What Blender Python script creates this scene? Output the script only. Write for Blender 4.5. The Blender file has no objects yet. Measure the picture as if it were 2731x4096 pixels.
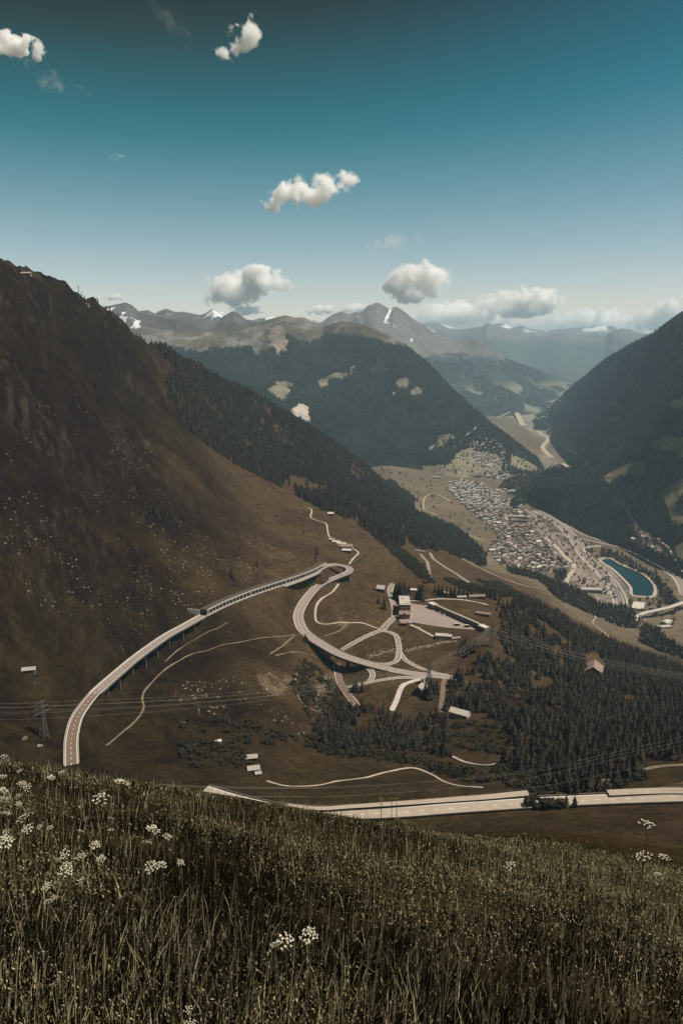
import bpy, bmesh, math, random
import numpy as np
from mathutils import Vector

random.seed(7)
RNG = np.random.default_rng(11)
R = math.radians
ALB = 0.78            # all base colours below were matched by eye at exposure 0; one common factor for the exposure used

# ------------------------------------------------------------------ camera, world, sun, exposure
sc = bpy.context.scene
COL = sc.collection
FPX, CXP, CYP = 2958.0, 1365.5, 2048.0          # photograph pixels (2731 x 4096)
PITCH = math.atan(648.0 / FPX)                   # the horizon lies at row 1400
cd = bpy.data.cameras.new('camera')
cam = bpy.data.objects.new('camera', cd); COL.objects.link(cam)
cd.sensor_fit = 'VERTICAL'; cd.sensor_height = 36.0; cd.lens = 26.0
cd.clip_start = 0.1; cd.clip_end = 120000.0
cam.location = (0, 0, 0); cam.rotation_euler = (math.pi / 2 - PITCH, 0, 0)
sc.camera = cam

SUN_AZ, SUN_EL = R(98), R(60)                    # azimuth right of the view direction (+Y)
w = bpy.data.worlds.new('World'); sc.world = w; w.use_nodes = True
wn, wl = w.node_tree.nodes, w.node_tree.links
wn.clear()
sky = wn.new('ShaderNodeTexSky'); sky.sky_type = 'NISHITA'; sky.sun_disc = False
sky.sun_elevation = SUN_EL; sky.sun_rotation = SUN_AZ
sky.altitude = 1900; sky.air_density = 1.0; sky.dust_density = 0.3; sky.ozone_density = 1.4
# one even colour grade of the whole sky (deep teal, as the photograph is printed)
sep = wn.new('ShaderNodeSeparateColor'); com = wn.new('ShaderNodeCombineColor')
wl.new(sky.outputs[0], sep.inputs[0])
for k_, (off_, fl_, pw_, s_) in enumerate(((1.58, 0.015, 0.98, 1.95), (1.95, 0.02, 0.80, 1.82), (3.54, 0.015, 0.82, 1.84))):
    o_ = wn.new('ShaderNodeMath'); o_.operation = 'SUBTRACT'; o_.inputs[1].default_value = off_
    f_ = wn.new('ShaderNodeMath'); f_.operation = 'MULTIPLY'; f_.inputs[1].default_value = fl_
    m_ = wn.new('ShaderNodeMath'); m_.operation = 'SMOOTH_MAX'; m_.inputs[2].default_value = 0.15
    a_ = wn.new('ShaderNodeMath'); a_.operation = 'POWER'; a_.inputs[1].default_value = pw_
    b_ = wn.new('ShaderNodeMath'); b_.operation = 'MULTIPLY'; b_.inputs[1].default_value = s_
    c_ = wn.new('ShaderNodeMath'); c_.operation = 'MINIMUM'; c_.inputs[1].default_value = 9.0
    wl.new(sep.outputs[k_], o_.inputs[0]); wl.new(sep.outputs[k_], f_.inputs[0]); wl.new(o_.outputs[0], m_.inputs[0]); wl.new(f_.outputs[0], m_.inputs[1])
    wl.new(m_.outputs[0], a_.inputs[0]); wl.new(a_.outputs[0], b_.inputs[0]); wl.new(b_.outputs[0], c_.inputs[0]); wl.new(c_.outputs[0], com.inputs[k_])
bg = wn.new('ShaderNodeBackground'); bg.inputs['Strength'].default_value = 0.1
wo = wn.new('ShaderNodeOutputWorld')
wl.new(com.outputs[0], bg.inputs[0]); wl.new(bg.outputs[0], wo.inputs[0])

sd = bpy.data.lights.new('sun', 'SUN'); sd.energy = 4.9; sd.angle = R(0.5); sd.color = (1.0, 0.925, 0.82)
sun = bpy.data.objects.new('sun', sd); COL.objects.link(sun)
sv = Vector((math.sin(SUN_AZ) * math.cos(SUN_EL), math.cos(SUN_AZ) * math.cos(SUN_EL), math.sin(SUN_EL)))
sun.rotation_euler = (-sv).to_track_quat('-Z', 'Y').to_euler()
sun.location = sv * 300

sc.view_settings.view_transform = 'Standard'; sc.view_settings.look = 'None'
sc.view_settings.exposure = 0.30; sc.view_settings.gamma = 1.0; sc.view_settings.use_curve_mapping = False
sc.render.engine = 'CYCLES'
cy = sc.cycles
cy.max_bounces = 16; cy.diffuse_bounces = 2; cy.glossy_bounces = 2; cy.transmission_bounces = 2
cy.volume_bounces = 14; cy.transparent_max_bounces = 8
cy.use_denoising = True
cy.volume_step_rate = 1.0; cy.volume_max_steps = 256
cy.caustics_reflective = False; cy.caustics_refractive = False
cy.sample_clamp_indirect = 4.0

# ------------------------------------------------------------------ pixel <-> world
SP, CP = math.sin(PITCH), math.cos(PITCH)
def ray(px, py):
    """horizontal angle and slope (dz per horizontal metre) of a photograph pixel"""
    px = np.asarray(px, float); py = np.asarray(py, float)
    xc = (px - CXP) / FPX; yc = (CYP - py) / FPX
    Y = CP + yc * SP; Z = -SP + yc * CP
    h = np.hypot(xc, Y)
    return np.arctan2(xc, Y), Z / h
def project(x, y, z):
    d = y * CP - z * SP
    u = y * SP + z * CP
    d = np.where(np.abs(d) < 1e-6, 1e-6, d)
    return CXP + FPX * x / d, CYP - FPX * u / d
def inpoly(px, py, poly):
    px = np.asarray(px, float); py = np.asarray(py, float)
    ins = np.zeros(px.shape, bool)
    n = len(poly)
    for i in range(n):
        x0, y0 = poly[i]; x1, y1 = poly[(i + 1) % n]
        if y0 == y1: continue
        c = ((y0 > py) != (y1 > py)) & (px < (x1 - x0) * (py - y0) / (y1 - y0) + x0)
        ins ^= c
    return ins

# ------------------------------------------------------------------ noise
_P = RNG.permutation(4096)
_V = RNG.random(4096) * 2 - 1
def vnoise(x, y, s=0):
    x = np.asarray(x, float); y = np.asarray(y, float)
    xi = np.floor(x).astype(np.int64); yi = np.floor(y).astype(np.int64)
    fx = x - xi; fy = y - yi
    fx = fx * fx * fx * (fx * (fx * 6 - 15) + 10); fy = fy * fy * fy * (fy * (fy * 6 - 15) + 10)
    def h(a, b): return _V[_P[(_P[(a + s * 131) & 4095] + b) & 4095]]
    a = h(xi, yi); b = h(xi + 1, yi); c = h(xi, yi + 1); d = h(xi + 1, yi + 1)
    return (a * (1 - fx) + b * fx) * (1 - fy) + (c * (1 - fx) + d * fx) * fy
def fbm(x, y, o=4, s=0, g=0.5):
    v = 0; a = 1.0; t = 0
    for i in range(o):
        v = v + a * vnoise(x * 2 ** i + 17.3 * i, y * 2 ** i - 9.1 * i, s + i); t += a; a *= g
    return v / t
def ridged(x, y, o=4, s=0, g=0.5):
    v = 0; a = 1.0; t = 0
    for i in range(o):
        v = v + a * (1 - 2 * np.abs(vnoise(x * 2 ** i + 5.7 * i, y * 2 ** i + 3.3 * i, s + i))); t += a; a *= g
    return v / t
def sstep(a, b, x):
    t = np.clip((x - a) / (b - a), 0, 1); return t * t * (3 - 2 * t)

# ------------------------------------------------------------------ small builders
def link(o, parent=None):
    COL.objects.link(o)
    if parent is not None: o.parent = parent
    return o
def tag(o, label=None, cat=None, group=None, kind=None):
    if label: o['label'] = label
    if cat: o['category'] = cat
    if group: o['group'] = group
    if kind: o['kind'] = kind
    return o
def empty(name, loc=(0, 0, 0), rz=0, label=None, cat=None, group=None):
    o = bpy.data.objects.new(name, None); o.empty_display_size = 1
    o.location = loc; o.rotation_euler = (0, 0, rz)
    link(o); return tag(o, label, cat, group)
def mesh_np(name, verts, faces, mat, smooth=False, mats=None, midx=None):
    """verts Nx3, faces MxK (all the same size)"""
    me = bpy.data.meshes.new(name)
    v = np.asarray(verts, np.float32); f = np.asarray(faces, np.int32)
    me.vertices.add(len(v)); me.vertices.foreach_set('co', v.ravel())
    m, k = f.shape
    me.loops.add(m * k); me.loops.foreach_set('vertex_index', f.ravel())
    me.polygons.add(m)
    me.polygons.foreach_set('loop_start', np.arange(0, m * k, k, dtype=np.int32))
    if smooth: me.polygons.foreach_set('use_smooth', np.ones(m, bool))
    for q in (mats if mats else [mat]):
        if q: me.materials.append(q)
    if midx is not None: me.polygons.foreach_set('material_index', np.asarray(midx, np.int32))
    me.update(calc_edges=True)
    return me
def vcol(me, name, col):
    a = me.attributes.new(name, 'FLOAT_COLOR', 'POINT')
    c = np.ones((len(me.vertices), 4), np.float32); c[:, :3] = col; c[:, :3] *= ALB
    a.data.foreach_set('color', c.ravel())
def obj(name, me, parent=None):
    return link(bpy.data.objects.new(name, me), parent)

class MB:
    """collects simple shapes, builds ONE mesh object"""
    def __init__(s): s.v = []; s.f = []
    def add(s, vs, fs):
        n = len(s.v); s.v += [tuple(p) for p in vs]; s.f += [tuple(i + n for i in f) for f in fs]; return s
    def box(s, c, d, rz=0, taper=1.0):
        cx, cy_, cz = c; a, b, h = d[0] / 2, d[1] / 2, d[2] / 2
        co, si = math.cos(rz), math.sin(rz); vs = []
        for z, q in ((-h, 1.0), (h, taper)):
            for x, y in ((-a, -b), (a, -b), (a, b), (-a, b)):
                x *= q; y *= q
                vs.append((cx + x * co - y * si, cy_ + x * si + y * co, cz + z))
        return s.add(vs, [(3, 2, 1, 0), (4, 5, 6, 7), (0, 1, 5, 4), (1, 2, 6, 5), (2, 3, 7, 6), (3, 0, 4, 7)])
    def bar(s, p, q, wd, ht=None):
        p = Vector(p); q = Vector(q); d = (q - p)
        if d.length < 1e-6: return s
        d.normalize(); ht = ht or wd
        up = Vector((0, 0, 1)) if abs(d.z) < 0.95 else Vector((1, 0, 0))
        a = d.cross(up).normalized() * wd / 2; b = a.cross(d).normalized() * ht / 2
        vs = [p - a - b, p + a - b, p + a + b, p - a + b, q - a - b, q + a - b, q + a + b, q - a + b]
        return s.add(vs, [(3, 2, 1, 0), (4, 5, 6, 7), (0, 1, 5, 4), (1, 2, 6, 5), (2, 3, 7, 6), (3, 0, 4, 7)])
    def cyl(s, p, q, r0, r1=None, n=8):
        p = Vector(p); q = Vector(q); d = (q - p).normalized(); r1 = r0 if r1 is None else r1
        up = Vector((0, 0, 1)) if abs(d.z) < 0.95 else Vector((1, 0, 0))
        a = d.cross(up).normalized(); b = a.cross(d)
        vs = []
        for c, rr in ((p, r0), (q, r1)):
            for i in range(n):
                t = 2 * math.pi * i / n; vs.append(c + a * rr * math.cos(t) + b * rr * math.sin(t))
        fs = [(i, (i + 1) % n, n + (i + 1) % n, n + i) for i in range(n)]
        fs += [tuple(range(n))[::-1], tuple(range(n, 2 * n))]
        return s.add(vs, fs)
    def gable(s, c, d, rise, rz=0, over=0.4, thick=0.25):
        """two-pitched roof slab, ridge along local x; c = centre at eaves height"""
        cx, cy_, cz = c; a = d[0] / 2 + over; b = d[1] / 2 + over; co, si = math.cos(rz), math.sin(rz)
        e = -rise * over / (d[1] / 2)
        prof = [(-b, e), (0, rise), (b, e), (b, e - thick), (0, rise - thick), (-b, e - thick)]
        vs = []
        for x in (-a, a):
            for y, z in prof: vs.append((cx + x * co - y * si, cy_ + x * si + y * co, cz + z + thick))
        fs = [(0, 1, 7, 6), (1, 2, 8, 7), (2, 3, 9, 8), (3, 4, 10, 9), (4, 5, 11, 10), (5, 0, 6, 11),
              (0, 5, 4, 1), (1, 4, 3, 2), (6, 7, 10, 11), (7, 8, 9, 10)]
        return s.add(vs, fs)
    def pentagon(s, c, d, rise, rz=0):
        """house walls with gable ends, ridge along local x; c = centre of the base"""
        cx, cy_, cz = c; a = d[0] / 2; b = d[1] / 2; h = d[2]; co, si = math.cos(rz), math.sin(rz)
        prof = [(-b, 0), (b, 0), (b, h), (0, h + rise), (-b, h)]; vs = []
        for x in (-a, a):
            for y, z in prof: vs.append((cx + x * co - y * si, cy_ + x * si + y * co, cz + z))
        fs = [(4, 3, 2, 1, 0), (5, 6, 7, 8, 9), (0, 1, 6, 5), (1, 2, 7, 6), (2, 3, 8, 7), (3, 4, 9, 8), (4, 0, 5, 9)]
        return s.add(vs, fs)
    def mesh(s, name, mat, smooth=False):
        me = bpy.data.meshes.new(name); me.from_pydata(s.v, [], s.f)
        if mat: me.materials.append(mat)
        if smooth:
            for p in me.polygons: p.use_smooth = True
        me.update(); return me
    def build(s, name, mat, parent=None, smooth=False):
        return obj(name, s.mesh(name, mat, smooth), parent)

# ------------------------------------------------------------------ materials
def nmat(name):
    m = bpy.data.materials.new(name); m.use_nodes = True
    return m, m.node_tree.nodes, m.node_tree.links, m.node_tree.nodes['Principled BSDF']
def plain(name, col, rough=0.85, var=0.25, scale=1.0, bump=0.0, spec=0.3, metal=0.0):
    """base colour broken up by object-space noise"""
    m, n, l, b = nmat(name)
    b.inputs['Roughness'].default_value = rough; b.inputs['Specular IOR Level'].default_value = spec
    b.inputs['Metallic'].default_value = metal
    tc = n.new('ShaderNodeTexCoord'); nz = n.new('ShaderNodeTexNoise')
    nz.inputs['Scale'].default_value = scale; nz.inputs['Detail'].default_value = 5
    l.new(tc.outputs['Object'], nz.inputs['Vector'])
    mr = n.new('ShaderNodeMapRange'); mr.inputs[1].default_value = 0.25; mr.inputs[2].default_value = 0.75
    mr.inputs[3].default_value = 1 - var; mr.inputs[4].default_value = 1 + var
    l.new(nz.outputs[0], mr.inputs[0])
    mx = n.new('ShaderNodeMix'); mx.data_type = 'RGBA'; mx.blend_type = 'MULTIPLY'; mx.inputs[0].default_value = 1
    mx.inputs[6].default_value = (col[0] * ALB, col[1] * ALB, col[2] * ALB, 1); l.new(mr.outputs[0], mx.inputs[7]); l.new(mx.outputs[2], b.inputs['Base Color'])
    if bump:
        bp = n.new('ShaderNodeBump'); bp.inputs['Strength'].default_value = bump; bp.inputs['Distance'].default_value = 0.2
        l.new(nz.outputs[0], bp.inputs['Height']); l.new(bp.outputs[0], b.inputs['Normal'])
    return m
def terrain_mat(name, scales, amps, bumpd, rough=0.95, spec=0.1):
    """colour attribute 'col' broken up by world-space noise at several sizes (metres)"""
    m, n, l, b = nmat(name)
    b.inputs['Roughness'].default_value = rough; b.inputs['Specular IOR Level'].default_value = 0.0
    at = n.new('ShaderNodeAttribute'); at.attribute_name = 'col'
    geo = n.new('ShaderNodeNewGeometry'); prev = at.outputs['Color']; hs = None
    for k, (s_, a_) in enumerate(zip(scales, amps)):
        nz = n.new('ShaderNodeTexNoise'); nz.inputs['Scale'].default_value = 1.0 / s_; nz.inputs['Detail'].default_value = 6
        nz.inputs['Roughness'].default_value = 0.62
        l.new(geo.outputs['Position'], nz.inputs['Vector'])
        mr = n.new('ShaderNodeMapRange'); mr.inputs[1].default_value = 0.3; mr.inputs[2].default_value = 0.7
        mr.inputs[3].default_value = 1 - a_; mr.inputs[4].default_value = 1 + a_
        l.new(nz.outputs[0], mr.inputs[0])
        mx = n.new('ShaderNodeMix'); mx.data_type = 'RGBA'; mx.blend_type = 'MULTIPLY'; mx.inputs[0].default_value = 1
        l.new(prev, mx.inputs[6]); l.new(mr.outputs[0], mx.inputs[7]); prev = mx.outputs[2]
        if k == 0: hs = nz.outputs[0]
    l.new(prev, b.inputs['Base Color'])
    bp = n.new('ShaderNodeBump'); bp.inputs['Strength'].default_value = 0.8; bp.inputs['Distance'].default_value = bumpd
    l.new(hs, bp.inputs['Height']); l.new(bp.outputs[0], b.inputs['Normal'])
    return m

# ------------------------------------------------------------------ ground: control points (pixel row/column + height below the eye)
def fg_slope(th): return 0.634 * np.cos(th) + 0.20 * np.sin(th)
CTRL = []      # theta, ln r, z
def cz(px, py, z):
    th, t = ray(px, py); CTRL.append((float(th), math.log(float(z / t)), z))
def cr(px, py, r_):
    th, t = ray(px, py); CTRL.append((float(th), math.log(r_), float(t * r_)))
def cx(px, r_, z):
    th, _ = ray(px, 2000); CTRL.append((float(th), math.log(r_), z))
# the pass road (centre line), from the lower left, through the gallery and the hairpin, down to the junction
ROAD = [(287, 3060, -257), (286, 2976, -262), (292, 2927, -265), (308, 2873, -269), (339, 2824, -273), (379, 2775, -277), (424, 2733, -280), (478, 2686, -284), (536, 2637, -288),
        (603, 2587, -292), (670, 2541, -297), (735, 2505, -301), (815, 2461, -305), (891, 2423, -309), (987, 2384, -314), (1083, 2351, -320), (1178, 2320, -326), (1250, 2291, -331), (1293, 2267, -335),
        (1325, 2260, -337), (1355, 2261, -338.5), (1393, 2271, -341), (1398, 2284, -343), (1376, 2297, -345), (1319, 2320, -349), (1268, 2348, -353), (1222, 2399, -357), (1194, 2455, -361),
        (1199, 2496, -364), (1217, 2527, -366), (1253, 2557, -368.5), (1304, 2588, -371), (1355, 2616, -373), (1416, 2639, -375), (1478, 2657, -377), (1559, 2677, -379), (1661, 2695, -381), (1763, 2705, -382.5), (1830, 2712, -383)]
for i, (a, b, c) in enumerate(ROAD):
    if i < 5: cz(a, b + 2, c - 1.2)
    elif 6 <= i <= 11: cz(a + 22, b + 80 - 3 * (i - 6), c - 20)          # left viaduct: ground well below the deck
    elif 12 <= i <= 18: cz(a, b + 8, c - 1.5)
    elif 19 <= i <= 24: pass
    elif 25 <= i <= 29: cz(a, b + 2, c - 1.2)
    elif i >= 34: cz(a, b + 2, c - 1.2)
cz(1360, 2290, -353); cz(1430, 2310, -360); cz(1330, 2350, -357); cz(1290, 2640, -385); cz(1350, 2670, -391); cz(1420, 2690, -387)
# near side: the slope under the viewer, then the road bench at the foot
for px in (-500, 0, 500, 1000, 1400, 1800, 2300, 2731, 3200):
    th, _ = ray(px, 3000); s_ = float(fg_slope(th))
    CTRL.append((float(th), math.log(300.), -s_ * 300 - (34 if px < 2000 else 14)))
for a, b, c in ((850, 3170, -268), (1000, 3205, -269), (1200, 3245, -270), (1500, 3262, -271), (1800, 3235, -271), (2100, 3215, -270), (2400, 3195, -268), (2731, 3185, -264), (3100, 3190, -258)):
    cz(a, b, c - 1.0)
# the hollow behind that road, houses, stream, lower forest
for a, b, c in ((450, 2980, -285), (650, 3000, -290), (800, 2900, -303), (500, 2860, -292), (700, 2750, -312), (560, 2750, -303), (900, 2650, -325), (820, 2560, -322),
                (1010, 3050, -312), (1150, 3130, -300), (1400, 3110, -302), (1640, 3085, -312), (1850, 3150, -292), (1000, 2860, -322), (1150, 2900, -335), (1250, 2960, -345),
                (1400, 2930, -362), (1250, 2800, -362), (1330, 2740, -394), (1300, 2850, -385), (1100, 2700, -340), (1050, 2560, -336), (1500, 2880, -376), (1650, 2850, -382), (1700, 2950, -365), (1900, 2930, -352),
                (1600, 2780, -381), (1450, 2760, -382), (1380, 2800, -382),
                (2000, 3040, -322), (2300, 3080, -305), (2731, 3060, -290), (3000, 3050, -285), (2200, 2950, -345), (2500, 2930, -352), (2731, 2900, -360), (3000, 2900, -365)):
    cz(a, b, c)
# shelf with the junction, the barracks and the parade ground
for a, b, c in ((1560, 2520, -379), (1610, 2450, -377), (1680, 2480, -377), (1800, 2500, -378), (1880, 2520, -379), (1590, 2340, -375), (1460, 2500, -372), (1350, 2480, -366),
                (1300, 2420, -362), (1400, 2400, -364), (1500, 2350, -370), (1700, 2400, -377), (1850, 2420, -374), (1700, 2340, -378), (1480, 2610, -380), (1600, 2660, -383), (1750, 2600, -383), (1700, 2790, -383),
                (1960, 2590, -372), (1900, 2470, -376), (1980, 2460, -380), (2000, 2680, -392), (1850, 2750, -386), (2050, 2650, -396), (2100, 2790, -385), (2170, 2740, -410),
                (2370, 2680, -455), (2300, 2800, -405), (2500, 2750, -430), (2731, 2750, -455), (3000, 2750, -460)):
    cz(a, b, c)
# brow of the shelf and the steep wood behind it
for a, b, c in ((2050, 2430, -400), (2200, 2480, -425), (2300, 2540, -450), (2400, 2590, -480), (2600, 2640, -520), (2731, 2680, -540)):
    cz(a, b, c)
# meadow below the brow, valley side
for a, b, c in ((2050, 2370, -560), (2150, 2360, -590), (2250, 2440, -600), (2400, 2510, -630), (2350, 2450, -655), (2550, 2560, -655), (2731, 2570, -650), (1720, 2270, -450), (1800, 2320, -440), (1850, 2300, -500),
                (1950, 2330, -520), (2000, 2310, -580), (1900, 2260, -590), (1800, 2230, -530), (2100, 2300, -640), (2200, 2330, -670), (1650, 2230, -440), (1600, 2180, -430), (1560, 2250, -390)):
    cz(a, b, c)
# left mountain
for a, b, r_ in ((0, 2830, 520), (-300, 2800, 480), (0, 2600, 575), (-300, 2500, 560), (0, 2300, 665), (0, 2000, 780), (0, 1700, 900), (0, 1400, 1060), (0, 1180, 1230), (-350, 2000, 720), (-350, 1400, 950), (-350, 1000, 1250),
                 (200, 2650, 590), (200, 2400, 700), (200, 2000, 860), (200, 1600, 1080), (200, 1250, 1400), (420, 2560, 680), (420, 2300, 820), (420, 2000, 980), (420, 1700, 1200), (420, 1450, 1450),
                 (640, 2400, 805), (640, 2200, 930), (640, 2000, 1090), (640, 1800, 1280), (640, 1600, 1560), (640, 1470, 1820), (820, 2330, 905), (820, 2150, 1060), (820, 1950, 1310), (820, 1750, 1680), (820, 1600, 2050),
                 (1000, 2300, 1010), (1000, 2150, 1210), (1000, 2000, 1470), (1000, 1850, 1820), (1000, 1700, 2260), (1150, 2230, 1150), (1150, 2100, 1400), (1150, 1950, 1800), (1150, 1820, 2250),
                 (1300, 2200, 1280), (1300, 2100, 1480), (1300, 2000, 1800), (1300, 1900, 2220), (1430, 2200, 1330), (1430, 2100, 1620), (1430, 2000, 2070), (1430, 1940, 2500), (1560, 2130, 1850), (1560, 2050, 2350), (1650, 2100, 2350)):
    cr(a, b, r_)
LEFT_CREST = [(-500, 1010, 1500), (-300, 1030, 1480), (0, 1062, 1450), (60, 1066, 1470), (130, 1090, 1500), (200, 1118, 1540), (260, 1140, 1580), (330, 1190, 1640), (400, 1230, 1720), (480, 1290, 1830), (560, 1345, 1960),
              (640, 1402, 2100), (720, 1445, 2250), (800, 1490, 2400), (900, 1545, 2550), (1000, 1600, 2700), (1100, 1660, 2800), (1200, 1720, 2900), (1300, 1782, 3000), (1400, 1845, 3080), (1500, 1915, 3150), (1580, 1975, 3200), (1640, 2020, 3230)]
for a, b, r_ in LEFT_CREST:
    cr(a, b, r_)
    if a < 1450:
        th, t = ray(a, b)
        cx(a, r_ * 1.12, float(t * r_) - 90 - 0.05 * r_); cx(a, r_ * 1.6, -640); cx(a, 6000, -740)
# valley floor
for a, b, c in ((1550, 1900, -640), (1480, 1860, -640), (1650, 1950, -668), (1700, 2000, -684), (1750, 2060, -690), (1800, 2100, -690), (1850, 2000, -700), (1800, 1940, -690), (1900, 1920, -705), (1960, 2000, -712), (1900, 2100, -705), (2000, 2100, -712),
                (1930, 2230, -692), (1990, 2260, -700), (2050, 2180, -710), (2100, 2280, -708), (2150, 2180, -716), (2200, 2100, -722), (2100, 2030, -720), (2200, 2250, -716), (2300, 2160, -725), (2300, 2280, -722), (2400, 2220, -727), (2250, 2350, -718),
                (2350, 2380, -722), (2450, 2300, -732), (2500, 2380, -732), (2450, 2420, -725), (2550, 2300, -730), (2600, 2400, -728), (2550, 2450, -722), (2650, 2480, -720), (2731, 2450, -722), (2731, 2400, -720), (2650, 2380, -722), (2731, 2530, -700), (3000, 2450, -700),
                (2000, 1950, -715), (2100, 1920, -722), (2180, 1850, -732), (2170, 1750, -750), (2150, 1700, -775), (2100, 1660, -800), (2230, 1640, -802), (2000, 1700, -790), (2280, 1600, -805)):
    cz(a, b, c)
for px in (1500, 1700, 1900, 2100, 2300, 2500, 2800, 3200):
    cx(px, 5000, -738); cx(px, 7000, -768); cx(px, 12000, -812); cx(px, 18000, -830)
for px in (2500, 2800, 3200): cx(px, 3600, -715)
for px in (-400, 200, 800, 1300): cx(px, 12000, -800); cx(px, 18000, -820)

C = np.array(CTRL); KT = 2.6
def _phi(d2): return 0.5 * d2 * np.log(d2 + 1e-12)
cu = np.stack([C[:, 0] * KT, C[:, 1]], 1)
def _sys(lam):
    n = len(cu); d2 = ((cu[:, None] - cu[None]) ** 2).sum(-1)
    A = np.zeros((n + 3, n + 3)); A[:n, :n] = _phi(d2) + lam * np.eye(n)
    Pm = np.hstack([np.ones((n, 1)), cu]); A[:n, n:] = Pm; A[n:, :n] = Pm.T
    return np.linalg.solve(A, np.concatenate([C[:, 2] / np.exp(C[:, 1]), np.zeros(3)]))
WTS = _sys(6e-4)
def tps(th, lr):
    sh = th.shape; q = np.stack([th.ravel() * KT, lr.ravel()], 1); out = np.empty(len(q))
    for i in range(0, len(q), 40000):
        b = q[i:i + 40000]
        d2 = (b[:, 0:1] - cu[None, :, 0]) ** 2 + (b[:, 1:2] - cu[None, :, 1]) ** 2
        out[i:i + 40000] = _phi(d2) @ WTS[:-3] + WTS[-3] + b @ WTS[-2:]
    return out.reshape(sh)

NT = 700
TH = np.linspace(-0.72, 0.72, NT)
LR = np.concatenate([np.linspace(math.log(24), math.log(330), 70, endpoint=False), np.linspace(math.log(330), math.log(3600), 500, endpoint=False), np.linspace(math.log(3600), math.log(16500), 70)])
TT, LL = np.meshgrid(TH, LR, indexing='ij'); RR = np.exp(LL)
XX, YY = RR * np.sin(TT), RR * np.cos(TT)
Z = tps(TT, np.maximum(LL, math.log(300))) * RR
# foreground slope handed over to the control surface between 24 m and 330 m
zf = -1.62 - fg_slope(TT) * RR
bulge = np.where(RR > 22, 0.055 * (1 - sstep(0.1, 0.36, TT)) * (RR - 22), 0)
kf = sstep(math.log(120), math.log(345), LL)
Z = (zf - np.minimum(bulge, 14)) * (1 - kf) + Z * kf
mtn = np.clip((Z + 330) / 220, 0, 1) * sstep(math.log(420), math.log(700), LL) * sstep(0.12, -0.05, TT)
rough_amp = 1.2 + 1.0 * sstep(-600, -350, Z)
rough_amp = np.where(RR > 1800, rough_amp * 0.6, rough_amp) * sstep(math.log(200), math.log(400), LL)
Z += rough_amp * fbm(XX / 60, YY / 60, 4, 3) + 0.35 * fbm(XX / 11, YY / 11, 2, 9) * sstep(3.3, 4.0, LL)
Z += mtn * (14 * fbm(XX / 170, YY / 170, 4, 5) + 17 * ridged(TT * 30 + 0.6 * fbm(XX / 150, YY / 150, 2, 7), LL * 4.0, 4, 6, 0.55) - 6 + 6.5 * fbm(XX / 36, YY / 36, 4, 8, 0.6))
spur = np.exp(-((TT * 1000 - 75) / 60) ** 2) * np.exp(-((RR - 1900) / 500) ** 2)
Z += spur * 10 * ridged(TT * 60, LL * 3, 3, 12)

def ground(th, lr):
    """bilinear lookup in the ground mesh (exact on the mesh's own grid)"""
    th = np.clip(np.asarray(th, float), TH[0], TH[-1] - 1e-9); lr = np.clip(np.asarray(lr, float), LR[0], LR[-1] - 1e-9)
    i = np.clip(((th - TH[0]) / (TH[1] - TH[0])).astype(int), 0, NT - 2)
    j = np.clip(np.searchsorted(LR, lr, 'right') - 1, 0, len(LR) - 2)
    u = (th - TH[i]) / (TH[i + 1] - TH[i]); v = (lr - LR[j]) / (LR[j + 1] - LR[j])
    return (Z[i, j] * (1 - u) + Z[i + 1, j] * u) * (1 - v) + (Z[i, j + 1] * (1 - u) + Z[i + 1, j + 1] * u) * v
def ground_xy(x, y):
    x = np.asarray(x, float); y = np.asarray(y, float)
    return ground(np.arctan2(x, y), np.log(np.maximum(np.hypot(x, y), 1e-3)))
def hit(px, py, rmin=200.0, rmax=14000.0, zgrid=None):
    """first point of the ground seen through a photograph pixel"""
    th, t = ray(px, py); th = float(th); t = float(t)
    lr = np.linspace(math.log(rmin), math.log(rmax), 1600)
    zz = ground(np.full_like(lr, th), lr); rr = np.exp(lr)
    s_ = zz - t * rr; k = np.argmax(s_ >= 0)
    if s_[k] < 0: k = int(np.argmax(zz / rr))
    if k > 0 and s_[k - 1] < 0:
        a = s_[k - 1] / (s_[k - 1] - s_[k]); l_ = lr[k - 1] + a * (lr[k] - lr[k - 1])
    else: l_ = lr[k]
    r_ = math.exp(l_); return Vector((r_ * math.sin(th), r_ * math.cos(th), float(ground(np.array([th]), np.array([l_]))[0])))
def at_z(px, py, z):
    th, t = ray(px, py); r_ = float(z / t); return Vector((r_ * math.sin(th), r_ * math.cos(th), z))
def catmull(pts, step):
    pts = [Vector(p) for p in pts]; out = []
    P = [pts[0] * 2 - pts[1]] + pts + [pts[-1] * 2 - pts[-2]]
    for i in range(1, len(P) - 2):
        n = max(1, int((P[i + 1] - P[i]).length / step))
        for k in range(n):
            t = k / n; a, b, c, d = P[i - 1], P[i], P[i + 1], P[i + 2]
            out.append(0.5 * ((2 * b) + (c - a) * t + (2 * a - 5 * b + 4 * c - d) * t * t + (3 * b - a - 3 * c + d) * t ** 3))
    out.append(pts[-1]); return out
ROAD3 = catmull([at_z(*p) for p in ROAD], 4.0)

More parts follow.
